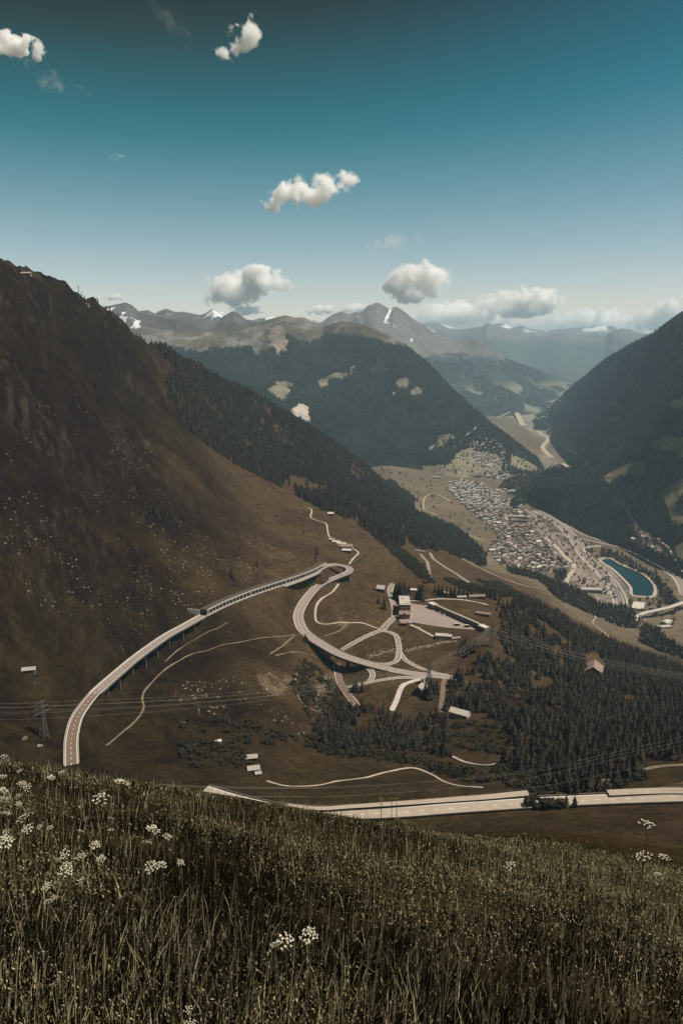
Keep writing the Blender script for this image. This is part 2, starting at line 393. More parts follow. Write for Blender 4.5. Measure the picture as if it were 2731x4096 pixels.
# road bench: press the ground to just under the carriageway where the road lies on it
def carve(pts, half, blend, drop=0.7):
    global Z
    best = np.full(Z.shape, 1e9); zz = np.zeros(Z.shape); dth = TH[1] - TH[0]
    for p in pts:
        r_ = math.hypot(p.x, p.y); th = math.atan2(p.x, p.y); lr = math.log(r_); wd = (half + blend) * 1.2
        i0 = int((th - wd / r_ - TH[0]) / dth); i1 = int((th + wd / r_ - TH[0]) / dth) + 2
        j0 = np.searchsorted(LR, lr - wd / r_); j1 = np.searchsorted(LR, lr + wd / r_) + 1
        i0 = max(i0, 0)
        if i1 <= i0: continue
        d = np.hypot(XX[i0:i1, j0:j1] - p.x, YY[i0:i1, j0:j1] - p.y)
        m = d < best[i0:i1, j0:j1]
        best[i0:i1, j0:j1] = np.where(m, d, best[i0:i1, j0:j1]); zz[i0:i1, j0:j1] = np.where(m, p.z, zz[i0:i1, j0:j1])
    k = 1 - sstep(half, half + blend, best)
    Z = Z * (1 - k) + (zz - drop) * k
def road_part(i0, i1):
    a = at_z(*ROAD[i0]); b = at_z(*ROAD[i1])
    ia = min(range(len(ROAD3)), key=lambda k: (ROAD3[k] - a).length); ib = min(range(len(ROAD3)), key=lambda k: (ROAD3[k] - b).length)
    return ROAD3[ia:ib + 1]
carve(road_part(0, 5), 6, 14); carve(road_part(12, 18), 7, 8); carve(road_part(25, 29), 8, 14); carve(road_part(35, 38), 8, 12)
LOWROAD = catmull([at_z(*p) for p in ((815, 3160, -267), (880, 3182, -267.5), (960, 3204, -268), (1100, 3236, -269), (1250, 3250, -270), (1400, 3257, -270.5), (1600, 3249, -270.5), (1800, 3234, -270), (2000, 3220, -269.5), (2200, 3207, -269), (2400, 3198, -267.5), (2600, 3191, -265), (2780, 3187, -262), (3000, 3190, -258))], 4.0)
carve(LOWROAD, 9, 16)
PLATZ = [(1632, 2412), (1720, 2424), (1790, 2462), (1850, 2487), (1905, 2520), (1780, 2510), (1700, 2498), (1640, 2487), (1600, 2490), (1585, 2440), (1600, 2405)]
ppx, ppy = project(XX, YY, Z)
pl = inpoly(ppx, ppy, [(1570, 2400), (1720, 2415), (1935, 2525), (1900, 2535), (1600, 2505), (1560, 2480)]) & (RR > 700) & (RR < 1300)
Z = np.where(pl, -378.0, Z)

# the reservoir's bed is a level basin
LAKE = [(2398, 2243), (2425, 2236), (2450, 2243), (2480, 2262), (2530, 2283), (2570, 2302), (2600, 2330), (2612, 2352), (2606, 2383), (2570, 2386), (2525, 2380), (2518, 2350), (2490, 2318), (2450, 2280), (2415, 2258)]
LAKE_Z = -733.0
LAKE3 = [at_z(a, b, LAKE_Z) for a, b in LAKE]
lk = inpoly(XX, YY, [(p.x, p.y) for p in LAKE3])
Z = np.where(lk, LAKE_Z - 6, Z)
lkc = Vector((sum(p.x for p in LAKE3) / len(LAKE3), sum(p.y for p in LAKE3) / len(LAKE3), 0))
wide = [(lkc.x + (p.x - lkc.x) * 1.25, lkc.y + (p.y - lkc.y) * 1.25) for p in LAKE3]
lw = inpoly(XX, YY, wide) & ~lk
Z = np.where(lw, np.clip(Z, LAKE_Z + 0.8, LAKE_Z + 3), Z)

# ------------------------------------------------------------------ ground colours (real colours of what grows or lies there)
PXg, PYg = project(XX, YY, Z)
wob = 9 * fbm(XX / 25, YY / 25, 3, 21) * np.clip(900 / RR, 0.3, 1.5)
def mask(polys, soft=0):
    m = np.zeros(XX.shape, bool)
    for p in polys: m |= inpoly(PXg + wob, PYg + wob * 0.6, p)
    return m
gc = np.empty(XX.shape + (3,))
n1 = fbm(XX / 90, YY / 90, 4, 31)[..., None]; n2 = fbm(XX / 14, YY / 14, 3, 33)[..., None]
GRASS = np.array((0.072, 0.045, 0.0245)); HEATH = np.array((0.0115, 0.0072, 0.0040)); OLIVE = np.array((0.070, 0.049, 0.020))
PALE = np.array((0.152, 0.115, 0.074)); DARK = np.array((0.030, 0.023, 0.014)); GRAVEL = np.array((0.34, 0.28, 0.22)); ROCK = np.array((0.20, 0.17, 0.13))
def setc(m, col):
    gc[m] = col
gc[:] = GRASS * (1 + 0.25 * n1) + 0.02 * n2 * GRASS
k = sstep(-0.1, 0.35, n1); gc[:] = gc * (1 - 0.5 * k) + OLIVE * 0.5 * k
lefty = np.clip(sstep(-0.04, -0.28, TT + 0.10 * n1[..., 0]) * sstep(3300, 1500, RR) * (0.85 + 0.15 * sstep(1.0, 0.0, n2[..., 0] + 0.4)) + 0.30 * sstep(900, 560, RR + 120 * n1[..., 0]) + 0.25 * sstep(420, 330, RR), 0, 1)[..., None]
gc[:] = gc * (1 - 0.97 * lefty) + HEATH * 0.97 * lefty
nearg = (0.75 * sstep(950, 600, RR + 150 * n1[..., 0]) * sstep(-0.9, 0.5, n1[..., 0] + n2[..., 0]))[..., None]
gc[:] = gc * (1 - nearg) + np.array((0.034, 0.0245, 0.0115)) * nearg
low = sstep(-560, -640, Z)[..., None]
fields = vnoise(XX / 160, YY / 110, 41)[..., None]
gc[:] = gc * (1 - low) + (PALE * (1 + 0.18 * fields) + 0.05 * n1 * PALE) * low
rkn = ridged(TT * 150 + 0.9 * fbm(XX / 80, YY / 80, 2, 57), LL * 22, 4, 51)
rk = sstep(0.36, 0.60, rkn) * sstep(0.05, 0.45, fbm(XX / 130, YY / 130, 3, 53) + 0.15) * mtn
rk = (rk * 0.14)[..., None]
gc[:] = gc * (1 - rk) + ROCK * 0.8 * rk
SCRUB = [[(1190, 2640), (1260, 2660), (1330, 2720), (1360, 2800), (1420, 2830), (1300, 2860), (1340, 2960), (1250, 2990), (1330, 3010), (1280, 2940), (1180, 2760)],
         [(700, 2940), (1000, 2970), (1290, 3000), (1300, 2950), (1000, 2900), (860, 2870), (720, 2880)], [(720, 2950), (990, 2960), (960, 3080), (860, 3130), (720, 3100)]]
BARE = [[(1020, 2700), (1100, 2680), (1190, 2685), (1180, 2730), (1100, 2790), (1050, 2750)], [(1260, 2460), (1420, 2440), (1440, 2490), (1280, 2510)], [(2560, 3160), (2640, 3140), (2731, 3125), (2900, 3130), (2900, 3175), (2650, 3180), (2540, 3180)]]
for p in BARE:
    m = mask([[(a + 0.0, b) for a, b in p]]); kb = (0.30 * sstep(-0.1, 0.5, n2[m] + n1[m]));  gc[m] = gc[m] * (1 - kb) + np.array((0.30, 0.22, 0.15)) * kb
TOWN = [(1788, 1931), (1850, 1925), (1924, 1935), (1999, 1990), (2060, 2010), (2102, 2045), (2120, 2099), (2175, 2165), (2268, 2252), (2258, 2281), (2185, 2288), (2102, 2281), (2040, 2275), (1982, 2248), (1952, 2195), (1990, 2140), (1945, 2095), (1874, 2040), (1800, 1970)]
VILL = [(1862, 1885), (1937, 1860), (1982, 1873), (2036, 1896), (2018, 1927), (1970, 1915), (1916, 1904)]
m = mask([TOWN]) & (RR > 1800); gc[m] = gc[m] * 0.45 + np.array((0.31, 0.255, 0.205)) * 0.55
RAILS = [[(2100, 2040), (2130, 2042), (2200, 2120), (2300, 2200), (2400, 2290), (2480, 2380), (2500, 2470), (2460, 2490), (2420, 2420), (2280, 2390), (2240, 2340), (2280, 2290), (2250, 2240), (2150, 2130), (2110, 2080)],
         [(2130, 1870), (2180, 1760), (2165, 1710), (2190, 1700), (2215, 1760), (2180, 1800), (2260, 1870), (2240, 1890), (2130, 1895)],
         [(2380, 2250), (2500, 2380), (2640, 2400), (2640, 2340), (2560, 2270), (2430, 2220)]]
m = mask(RAILS) & (RR > 1500); gc[m] = np.array((0.215, 0.175, 0.14)) * (1 + 0.45 * n2[m] + 0.5 * n1[m])
FLATS = [(1990, 1640), (2260, 1600), (2270, 1700), (2200, 1760), (2130, 1740), (2060, 1680)]
m = mask([FLATS]) & (RR > 5000); gc[m] = np.array((0.22, 0.20, 0.15)) * (1 + 0.3 * fields[m])
gc = np.clip(gc, 0.008, 0.7)

M_TERRAIN = terrain_mat('hillside_grass', (26, 6.0, 1.6), (0.30, 0.36, 0.40), 2.2)
def grid_faces(a, b):
    i, j = np.meshgrid(np.arange(a - 1), np.arange(b - 1), indexing='ij')
    q = (i * b + j).ravel(); return np.stack([q, q + b, q + b + 1, q + 1], 1)
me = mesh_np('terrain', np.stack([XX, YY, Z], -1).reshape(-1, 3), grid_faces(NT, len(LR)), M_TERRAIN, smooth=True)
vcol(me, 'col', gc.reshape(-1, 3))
tag(obj('terrain', me), kind='structure', label='brown grassy valley side and valley floor below the meadow')

# ------------------------------------------------------------------ mountains: sheets lofted from foot to crest, each at its own distance
M_MOUNT = terrain_mat('mountain_side', (160, 40), (0.22, 0.20), 10.0)
MASS = {}
def loft(name, label, rows, pmin, pmax, nt, nr, amp, colour, rib=(40, 2.2), seed=0, crest_amp=0.25, back=0.35, wl=600.):
    th0, _ = ray(pmin, 1500); th1, _ = ray(pmax, 1500)
    th = np.linspace(float(th0), float(th1), nt); KR = []; KZ = []
    for row in rows:
        a = np.array([(*ray(p, q), r_ if r_ > 0 else r_ / float(ray(p, q)[1])) for p, q, r_ in row]); o = np.argsort(a[:, 0]); a = a[o]
        rr = np.interp(th, a[:, 0], a[:, 2]); tt = np.interp(th, a[:, 0], a[:, 1]); KR.append(rr); KZ.append(rr * tt)
    KR.insert(0, KR[0] * 0.975); KZ.insert(0, KZ[0] - 0.02 * KR[0])
    rc, zc = KR[-1], KZ[-1]
    KR.append(rc * 1.10); KZ.append(zc - back * rc * 0.10); KR.append(rc * 1.35); KZ.append(zc - back * rc * 0.35)
    Rg = []; Zg = []; E = []
    K = len(KR)
    for k_ in range(K - 1):
        n_ = nr if k_ < K - 3 else max(6, nr // 5)
        for s_ in np.arange(n_) / n_:
            Rg.append(KR[k_] * (1 - s_) + KR[k_ + 1] * s_); Zg.append(KZ[k_] * (1 - s_) + KZ[k_ + 1] * s_); E.append(k_ + s_)
    Rg = np.array(Rg).T; Zg = np.array(Zg).T; E = np.array(E); c_ = K - 3
    env = np.where(E <= c_, np.sin(np.clip((E - 1) / (c_ - 1), 0, 1) * math.pi) ** 0.9, 0); env = np.maximum(env, np.where(E > 1 + (c_ - 1) * 0.5, crest_amp, 0))[None, :]
    T2 = np.repeat(th[:, None], Rg.shape[1], 1); X = Rg * np.sin(T2); Y = Rg * np.cos(T2); L = np.log(Rg)
    dz = amp * (0.55 * ridged(T2 * rib[0], L * rib[1] + seed, 5, 60 + seed) + 0.6 * fbm(X / wl, Y / wl, 5, 70 + seed))
    Zg = Zg + dz * env
    px, py = project(X, Y, Zg)
    col = colour(X, Y, Zg, px, py)
    me = mesh_np(name, np.stack([X, Y, Zg], -1).reshape(-1, 3), grid_faces(*X.shape), M_MOUNT, smooth=True)
    vcol(me, 'col', np.clip(col, 0.008, 0.85).reshape(-1, 3))
    o = tag(obj(name, me), kind='structure', label=label); MASS[o.name] = (X, Y, Zg, int(nr * c_)); return o
def mix(a, b, k_): k_ = np.clip(k_, 0, 1)[..., None]; return a * (1 - k_) + b * k_
def base(X, c_): return np.broadcast_to(np.array(c_, float), X.shape + (3,)).copy()
FORESTC = np.array((0.024, 0.027, 0.020)); ALP = np.array((0.105, 0.085, 0.060)); STONE = np.array((0.16, 0.14, 0.125)); CLEAR = np.array((0.22, 0.19, 0.13)); SNOW = np.array((0.85, 0.86, 0.88))

# centre mountain
CENTRE_CREST = [(300, 1400, 6800), (560, 1310, 6800), (760, 1330, 6700), (900, 1325, 6600), (1000, 1298, 6500), (1050, 1284, 6500), (1100, 1270, 6450), (1142, 1261, 6450), (1180, 1270, 6400), (1215, 1268, 6350), (1250, 1285, 6300), (1290, 1305, 6250), (1340, 1290, 6150),
                (1372, 1284, 6100), (1440, 1292, 6050), (1520, 1325, 5950), (1600, 1365, 5850), (1640, 1395, 5750), (1700, 1442, 5650), (1760, 1505, 5550), (1800, 1552, 5450), (1850, 1596, 5350), (1900, 1642, 5250), (1960, 1692, 5150), (2030, 1748, 5000), (2100, 1800, 4900),
                (2145, 1838, 4850), (2170, 1868, 4800), (2200, 1900, 4750)]
CENTRE_FOOT = [(300, 1750, 4300), (1000, 1780, 4200), (1300, 1800, 4150), (1440, 1834, 4150), (1530, 1852, 4150), (1600, 1885, 4130), (1680, 1905, 4150), (1750, 1885, 4150), (1830, 1862, 4200), (1900, 1862, 4280), (2000, 1865, 4420), (2100, 1885, 4560), (2170, 1900, 4650), (2200, 1905, 4700)]
CENTRE_MID = [(300, 1580, 5400), (1000, 1520, 5300), (1250, 1540, 5250), (1450, 1570, 5100), (1600, 1600, 5000), (1700, 1660, 4850), (1800, 1720, 4750), (1900, 1770, 4720), (2000, 1810, 4740), (2100, 1845, 4760), (2170, 1885, 4730), (2200, 1903, 4720)]
C_ALPS = [[(700, 1250), (960, 1230), (1140, 1240), (1290, 1290), (1400, 1260), (1520, 1310), (1600, 1350), (1630, 1395), (1540, 1372), (1440, 1340), (1300, 1335), (1262, 1385), (1205, 1370), (1160, 1345), (1090, 1420), (1030, 1425), (1010, 1390), (700, 1400), (500, 1400), (500, 1250)]]
C_SLIDE = [[(1075, 1310), (1120, 1300), (1155, 1345), (1150, 1390), (1125, 1425), (1100, 1410), (1085, 1360)]]
C_CLEAR = [[(1100, 1525), (1165, 1530), (1160, 1555), (1148, 1590), (1160, 1605), (1120, 1600), (1095, 1575), (1065, 1568), (1100, 1545)],
           [(1265, 1528), (1300, 1505), (1330, 1488), (1390, 1490), (1388, 1510), (1320, 1520), (1300, 1548), (1272, 1545)], [(1405, 1465), (1440, 1455), (1425, 1480), (1415, 1505), (1402, 1500)],
           [(1575, 1545), (1600, 1516), (1640, 1515), (1638, 1550), (1610, 1555)], [(1640, 1560), (1690, 1555), (1685, 1580), (1645, 1585)], [(1560, 1566), (1578, 1564), (1576, 1578), (1562, 1576)],
           [(1440, 1470), (1600, 1470)] * 1 + [(1500, 1474)],
           [(1720, 1775), (1765, 1745), (1820, 1740), (1830, 1760), (1795, 1765), (1770, 1800), (1730, 1815)], [(1840, 1800), (1900, 1780), (1890, 1800), (1930, 1810), (1990, 1820), (2010, 1850), (1990, 1900), (1780, 1930), (1690, 1915), (1700, 1870), (1790, 1860)],
           [(2050, 1820), (2120, 1850), (2160, 1880), (2100, 1890), (2040, 1860)], [(1945, 1625), (1970, 1628), (1965, 1660), (1950, 1655)]]
C_QUARRY = [[(1170, 1640), (1200, 1612), (1230, 1625), (1240, 1655), (1238, 1690), (1200, 1675), (1165, 1665)]]
def many(px, py, polys, wobble=0.):
    m = np.zeros(px.shape, bool)
    for p in polys:
        if len(p) > 2: m |= inpoly(px + wobble, py + wobble * 0.6, p)
    return m
def forested_centre(X, Y, px, py):
    wb = 14 * fbm(X / 110, Y / 110, 3, 81)
    wb2 = 34 * fbm(X / 260, Y / 260, 4, 82)
    return ~(many(px, py, C_ALPS, wb2) | many(px, py, C_SLIDE, wb * 2) | many(px, py, C_CLEAR, wb * 1.5) | many(px, py, C_QUARRY, wb * 0.9))
def col_centre(X, Y, Zg, px, py):
    n_ = fbm(X / 220, Y / 220, 4, 83); c = base(X, FORESTC); wb = 14 * fbm(X / 110, Y / 110, 3, 81); wb2 = 34 * fbm(X / 260, Y / 260, 4, 82)
    c[many(px, py, C_ALPS, wb2)] = ALP
    c = mix(c, np.array((0.11, 0.10, 0.06)), many(px, py, C_ALPS, wb2) * sstep(-0.1, 0.3, n_))
    c = mix(c, STONE * 1.2, many(px, py, C_ALPS, wb2) * sstep(0.3, 0.5, ridged(X / 260, Y / 260, 4, 85)))
    c[many(px, py, C_SLIDE, wb * 2)] = np.array((0.26, 0.20, 0.165)); c[many(px, py, C_CLEAR, wb * 1.5)] = CLEAR
    c[many(px, py, C_QUARRY, wb * 0.9)] = np.array((0.50, 0.42, 0.35))
    return c * (1 + 0.3 * n_[..., None])
loft('centre_mountain', 'forested mountain with pale clearings in the middle of the view', [CENTRE_FOOT, CENTRE_MID, CENTRE_CREST], 200, 2215, 420, 70, 190, col_centre, rib=(11, 7.0), seed=1, crest_amp=0.07)
# brown range behind it on the left, front hills and snowy peaks
FRONT = [(200, 1240, 8300), (390, 1232, 8300), (440, 1224, 8300), (470, 1219, 8300), (505, 1212, 8300), (530, 1224, 8300), (556, 1248, 8400), (592, 1242, 8400), (610, 1252, 8300), (640, 1262, 8500), (690, 1258, 8500), (730, 1246, 8500), (770, 1254, 8500), (820, 1276, 8500), (860, 1292, 8300), (890, 1270, 8200), (930, 1246, 8200), (950, 1252, 8200), (985, 1280, 8200), (1030, 1286, 8100), (1100, 1278, 8000), (1300, 1330, 7800), (1500, 1400, 7800)]
def col_range(snow, lo):
    def f(X, Y, Zg, px, py):
        n_ = fbm(X / 300, Y / 300, 4, 91); c = mix(base(X, (0.075, 0.057, 0.044)), STONE * 0.7, sstep(-0.1, 0.5, ridged(X / 500, Y / 500, 4, 93)))
        c = c * (1 + 0.25 * n_[..., None])
        s_ = ridged(X / 420, Y / 190, 4, 95) + 0.5 * fbm(X / 900, Y / 900, 2, 97)
        return mix(c, SNOW, sstep(snow, snow + 0.05, s_) * sstep(lo, lo + 120, Zg))
    return f
loft('alpine_range', 'bare brown mountains with snow patches behind the dark slope', [[(200, 1420, 7000), (700, 1420, 7000), (1500, 1450, 7000)], [(200, 1330, 7700), (520, 1320, 7600), (600, 1335, 7600), (780, 1318, 7700), (940, 1335, 7600), (1500, 1420, 7500)], FRONT], 180, 1300, 260, 40, 190, col_range(0.70, 120), rib=(14, 14.), seed=2, crest_amp=0.10, wl=700)
loft('snowy_peaks', 'grey snow-streaked peaks behind the brown range', [[(300, 1400, 9500), (1500, 1400, 9500)], [(560, 1262, 11000), (610, 1262, 11000), (640, 1246, 11000), (665, 1237, 11000), (690, 1246, 11000), (740, 1250, 11000), (800, 1262, 11000), (825, 1252, 10800), (850, 1234, 10800), (875, 1244, 10800), (910, 1266, 10800), (1000, 1284, 10800), (1040, 1272, 11000), (1080, 1266, 11000), (1120, 1270, 11000), (1230, 1290, 11000), (1258, 1280, 11000), (1290, 1298, 11000), (1400, 1330, 11000)]], 500, 1420, 200, 40, 200, col_range(0.42, 330), rib=(40, 40), seed=3, crest_amp=0.08)
# the pointed peak and its long shoulder
PEAK = [(1150, 1330, 10500), (1240, 1306, 10500), (1290, 1286, 10700), (1330, 1258, 10800), (1366, 1246, 10900), (1385, 1256, 11000), (1400, 1258, 11100), (1430, 1246, 11200), (1455, 1238, 11300), (1470, 1224, 11350), (1500, 1213, 11400), (1512, 1211, 11400), (1530, 1220, 11400), (1552, 1234, 11500), (1562, 1238, 11500), (1572, 1228, 11500), (1590, 1229, 11600), (1610, 1242, 11700),
        (1660, 1282, 12000), (1700, 1304, 12200), (1740, 1326, 12300), (1780, 1350, 12400), (1815, 1354, 12400), (1860, 1355, 12300), (1900, 1356, 12200), (1940, 1372, 12100), (1960, 1392, 12100), (1990, 1412, 12100), (2060, 1452, 12200), (2140, 1476, 12300), (2200, 1496, 12400), (2260, 1518, 12500), (2290, 1534, 12600), (2310, 1560, 12600), (2330, 1600, 12600)]
def col_peak(X, Y, Zg, px, py):
    n_ = fbm(X / 350, Y / 350, 4, 101); c = base(X, (0.15, 0.13, 0.115)) * (1 + 0.3 * n_[..., None])
    tree = sstep(-60, -180, Zg + 160 * n_); c = mix(c, np.array((0.045, 0.055, 0.042)), tree)
    fl = sstep(0.12, 0.3, fbm(X / 420, Y / 420, 3, 103)) * sstep(-420, -560, Zg); c = mix(c, np.array((0.20, 0.19, 0.13)), fl)
    gully = [(1558, 1236), (1572, 1234), (1556, 1262), (1544, 1286), (1560, 1296), (1536, 1290), (1540, 1272)]
    c[many(px, py, [gully, [(1566, 1300), (1600, 1318), (1570, 1306)], [(1638, 1352), (1650, 1360), (1644, 1368)]])] = SNOW
    s_ = ridged(X / 300, Y / 160, 3, 105); return mix(c, SNOW, sstep(0.86, 0.9, s_) * sstep(150, 320, Zg))
loft('pointed_peak', 'grey pointed peak with a snow gully and a long shoulder to the right', [[(1150, 1500, 8800), (1500, 1520, 8900), (1700, 1560, 9000), (1850, 1630, 9300), (1950, 1655, 9400), (2050, 1660, 9500), (2200, 1635, 10200), (2300, 1605, 11300), (2330, 1600, 11500)],
     [(1150, 1410, 9800), (1500, 1370, 10100), (1650, 1430, 10300), (1800, 1490, 10500), (1950, 1545, 10700), (2100, 1585, 11000), (2250, 1595, 11600), (2330, 1600, 11900)], PEAK], 1130, 2335, 320, 50, 260, col_peak, rib=(12, 10), seed=4, crest_amp=0.05, wl=900)
# far pale ranges
def col_far(sn):
    def f(X, Y, Zg, px, py):
        c = mix(base(X, (0.07, 0.075, 0.06)), STONE, sstep(100, 450, Zg + 120 * fbm(X / 900, Y / 900, 3, 111)))
        return mix(c, SNOW, sstep(sn, sn + 0.06, ridged(X / 700, Y / 500, 4, 113) + 0.3 * fbm(X / 1500, Y / 1500, 2, 115)) * sstep(480, 640, Zg)) if sn else c
    return f
loft('far_range', 'hazy blue mountain range closing the valley', [[(1500, 1560, 15500), (2731, 1560, 15500)], [(1600, 1320, 19000), (1700, 1325, 19000), (1780, 1312, 19000), (1850, 1318, 19000), (1930, 1308, 18500), (1945, 1294, 18500), (1985, 1302, 18500), (2060, 1322, 19000), (2120, 1345, 19500), (2180, 1344, 19500), (2250, 1330, 19500), (2300, 1342, 19500), (2350, 1344, 19500), (2420, 1338, 19500), (2455, 1322, 19000), (2480, 1314, 19000), (2520, 1316, 19000), (2560, 1336, 19000), (2620, 1340, 19000), (2731, 1350, 19000)]], 1500, 2780, 260, 50, 200, col_far(None), rib=(14, 12), seed=5, crest_amp=0.05, wl=1500)
loft('far_snow_range', 'faint snow-capped range on the horizon', [[(1500, 1450, 22500), (2731, 1450, 22500)], [(1600, 1300, 24500), (1690, 1292, 24500), (1742, 1288, 24500), (1790, 1304, 24500), (1830, 1316, 24500), (1960, 1302, 24500), (1990, 1292, 24500), (2010, 1292, 24500), (2030, 1304, 24500), (2055, 1310, 24500), (2085, 1299, 24500), (2115, 1316, 24500), (2180, 1322, 24500), (2240, 1316, 24500), (2300, 1312, 24500), (2345, 1306, 24500), (2390, 1304, 24500), (2450, 1304, 24500), (2470, 1320, 24500), (2600, 1335, 24500), (2731, 1340, 24500)]], 1580, 2760, 220, 40, 130, col_far(0.45), rib=(40, 40), seed=6, crest_amp=0.10, wl=1200)
# right-hand mountains
R_CLEAR = [[(2428, 1608), (2440, 1603), (2472, 1606), (2468, 1622), (2448, 1632), (2428, 1632)], [(2432, 1672), (2460, 1668), (2486, 1676), (2470, 1686), (2438, 1688)], [(2672, 1612), (2700, 1596), (2731, 1580), (2800, 1580), (2800, 1630), (2731, 1636), (2680, 1636)], [(2430, 1754), (2462, 1746), (2452, 1758)]]
R_NEAR_CLEAR = [[(2408, 1908), (2440, 1878), (2490, 1862), (2535, 1850), (2580, 1846), (2575, 1870), (2565, 1905), (2480, 1908), (2450, 1930), (2430, 1944), (2415, 1930)],
                [(2588, 1778), (2612, 1762), (2650, 1742), (2731, 1752), (2850, 1760), (2850, 1850), (2731, 1838), (2700, 1806), (2660, 1802), (2610, 1800), (2590, 1790)],
                [(2640, 1960), (2700, 1930), (2731, 1920), (2850, 1920), (2850, 1970), (2731, 1975), (2700, 2010), (2720, 2100), (2690, 2100), (2660, 2020)],
                [(2500, 2100), (2545, 2095), (2570, 2120), (2650, 2170), (2690, 2205), (2670, 2225), (2600, 2200), (2510, 2160), (2560, 2140)], [(2690, 2180), (2731, 2160), (2850, 2160), (2850, 2330), (2731, 2260), (2700, 2220)], [(2690, 2060), (2731, 2070), (2850, 2080), (2850, 2110), (2700, 2090)]]
R_STREAM = [[(2490, 2020), (2497, 2020), (2530, 2075), (2545, 2100), (2535, 2100), (2515, 2070)]]
def forested_right(X, Y, px, py): return ~many(px, py, R_CLEAR + R_NEAR_CLEAR + R_STREAM, 8 * fbm(X / 60, Y / 60, 3, 121))
def col_right(X, Y, Zg, px, py):
    n_ = fbm(X / 160, Y / 160, 4, 123); wb = 8 * fbm(X / 60, Y / 60, 3, 121); c = base(X, FORESTC)
    c = mix(c, np.array((0.10, 0.10, 0.06)), sstep(80, 200, Zg + 90 * n_))
    c[many(px, py, R_CLEAR, wb)] = CLEAR; c[many(px, py, R_NEAR_CLEAR[:2], wb)] = np.array((0.22, 0.175, 0.105)); c[many(px, py, R_NEAR_CLEAR[2:], wb)] = np.array((0.19, 0.165, 0.09))
    c[many(px, py, R_NEAR_CLEAR[3:4], wb)] = np.array((0.36, 0.30, 0.24)); c[many(px, py, R_STREAM, 0)] = np.array((0.5, 0.46, 0.42))
    return c * (1 + 0.28 * n_[..., None])
loft('right_mountain', 'dark forested mountainside falling to the valley on the right', [[(2150, 1712, 7600), (2190, 1712, 7500), (2200, 1762, 6400), (2250, 1800, 5500), (2350, 1815, 4700), (2500, 1775, 4250), (2731, 1640, 3600), (3100, 1500, 3300)],
     [(2150, 1690, 8300), (2190, 1680, 8200), (2230, 1690, 7300), (2300, 1690, 6500), (2400, 1640, 5700), (2550, 1560, 5000), (2731, 1440, 4150), (3100, 1300, 3700)],
     [(2150, 1668, 9000), (2190, 1650, 8900), (2215, 1614, 8600), (2270, 1562, 8100), (2300, 1534, 7800), (2335, 1510, 7500), (2400, 1452, 6800), (2450, 1418, 6400), (2500, 1392, 6000), (2560, 1362, 5600), (2605, 1336, 5300), (2650, 1300, 5000), (2690, 1268, 4750), (2731, 1238, 4600), (3100, 1000, 4400)]], 2150, 3050, 230, 60, 140, col_right, rib=(10, 7.), seed=7, crest_amp=0.10)
loft('wooded_spur', 'dark wooded lower spur above the motorway on the right', [[(1960, 2010, 3400), (2080, 2010, 3450), (2130, 1985, -724), (2150, 2022, -724), (2250, 2092, -726), (2350, 2142, -726), (2500, 2200, -726), (2600, 2256, -724), (2731, 2322, -722), (3100, 2400, -720)],
     [(2080, 1985, 3560), (2130, 1950, 3640), (2200, 1950, 3480), (2350, 1990, 3320), (2500, 1985, 3180), (2600, 1990, 3050), (2731, 1960, 2950), (3100, 1900, 2850)],
     [(2080, 1975, 3620), (2125, 1945, 3720), (2160, 1905, 3780), (2200, 1885, 3800), (2260, 1880, 3800), (2330, 1870, 3780), (2400, 1850, 3750), (2450, 1822, 3720), (2500, 1775, 3700), (2560, 1735, 3620), (2640, 1705, 3500), (2731, 1560, 3350), (3100, 1450, 3200)]], 2080, 3050, 240, 60, 16, col_right, rib=(40, 24), seed=8, crest_amp=0.1, wl=220)

# ------------------------------------------------------------------ looking the built ground up
bpy.context.view_layer.update()
LAND = [bpy.data.objects['terrain']] + [bpy.data.objects[k_] for k_ in MASS]
def rayv(px, py):
    xc = (px - CXP) / FPX; yc = (CYP - py) / FPX
    return Vector((xc, CP + yc * SP, -SP + yc * CP)).normalized()
def hit_any(px, py):
    d = rayv(px, py); best = None
    for o in LAND:
        ok, loc, nor, _ = o.ray_cast(d * 150.0, d)
        if ok and (best is None or loc.length < best.length): best = loc.copy()
    return best if best is not None else hit(px, py)
def top_at(x, y, lands=None):
    best = -1e9
    for o in (lands or LAND):
        ok, loc, nor, _ = o.ray_cast(Vector((x, y, 3000)), Vector((0, 0, -1)))
        if ok and loc.z > best: best = loc.z
    return best if best > -1e8 else float(ground_xy(x, y))
GL = LAND[:1]

M_ASPHALT = plain('old_asphalt', (0.29, 0.225, 0.19), 0.9, 0.16, 0.35)
M_ASPHALT_RED = plain('reddish_asphalt', (0.20, 0.135, 0.10), 0.9, 0.14, 0.35)
M_CONCRETE = plain('pale_concrete', (0.54, 0.475, 0.41), 0.85, 0.18, 0.2)
M_CONC_DARK = plain('weathered_concrete', (0.20, 0.17, 0.145), 0.9, 0.25, 0.3)
M_LINE = plain('road_paint', (0.78, 0.74, 0.68), 0.8, 0.08, 1.0)
M_DIRT = plain('dirt_track', (0.19, 0.145, 0.092), 0.95, 0.4, 0.25)
M_PALEROAD = plain('sunbleached_concrete', (0.42, 0.345, 0.265), 0.9, 0.12, 0.2)
M_GRAVEL = plain('pale_gravel', (0.46, 0.38, 0.30), 0.95, 0.22, 0.25)
M_RAIL = plain('rail_ballast', (0.17, 0.115, 0.095), 0.95, 0.25, 0.08)
M_STEEL = plain('galvanised_steel', (0.13, 0.115, 0.10), 0.7, 0.1, 1.0, metal=0.2)
M_DARKST = plain('dark_steel', (0.05, 0.045, 0.04), 0.6, 0.1, 1.0)

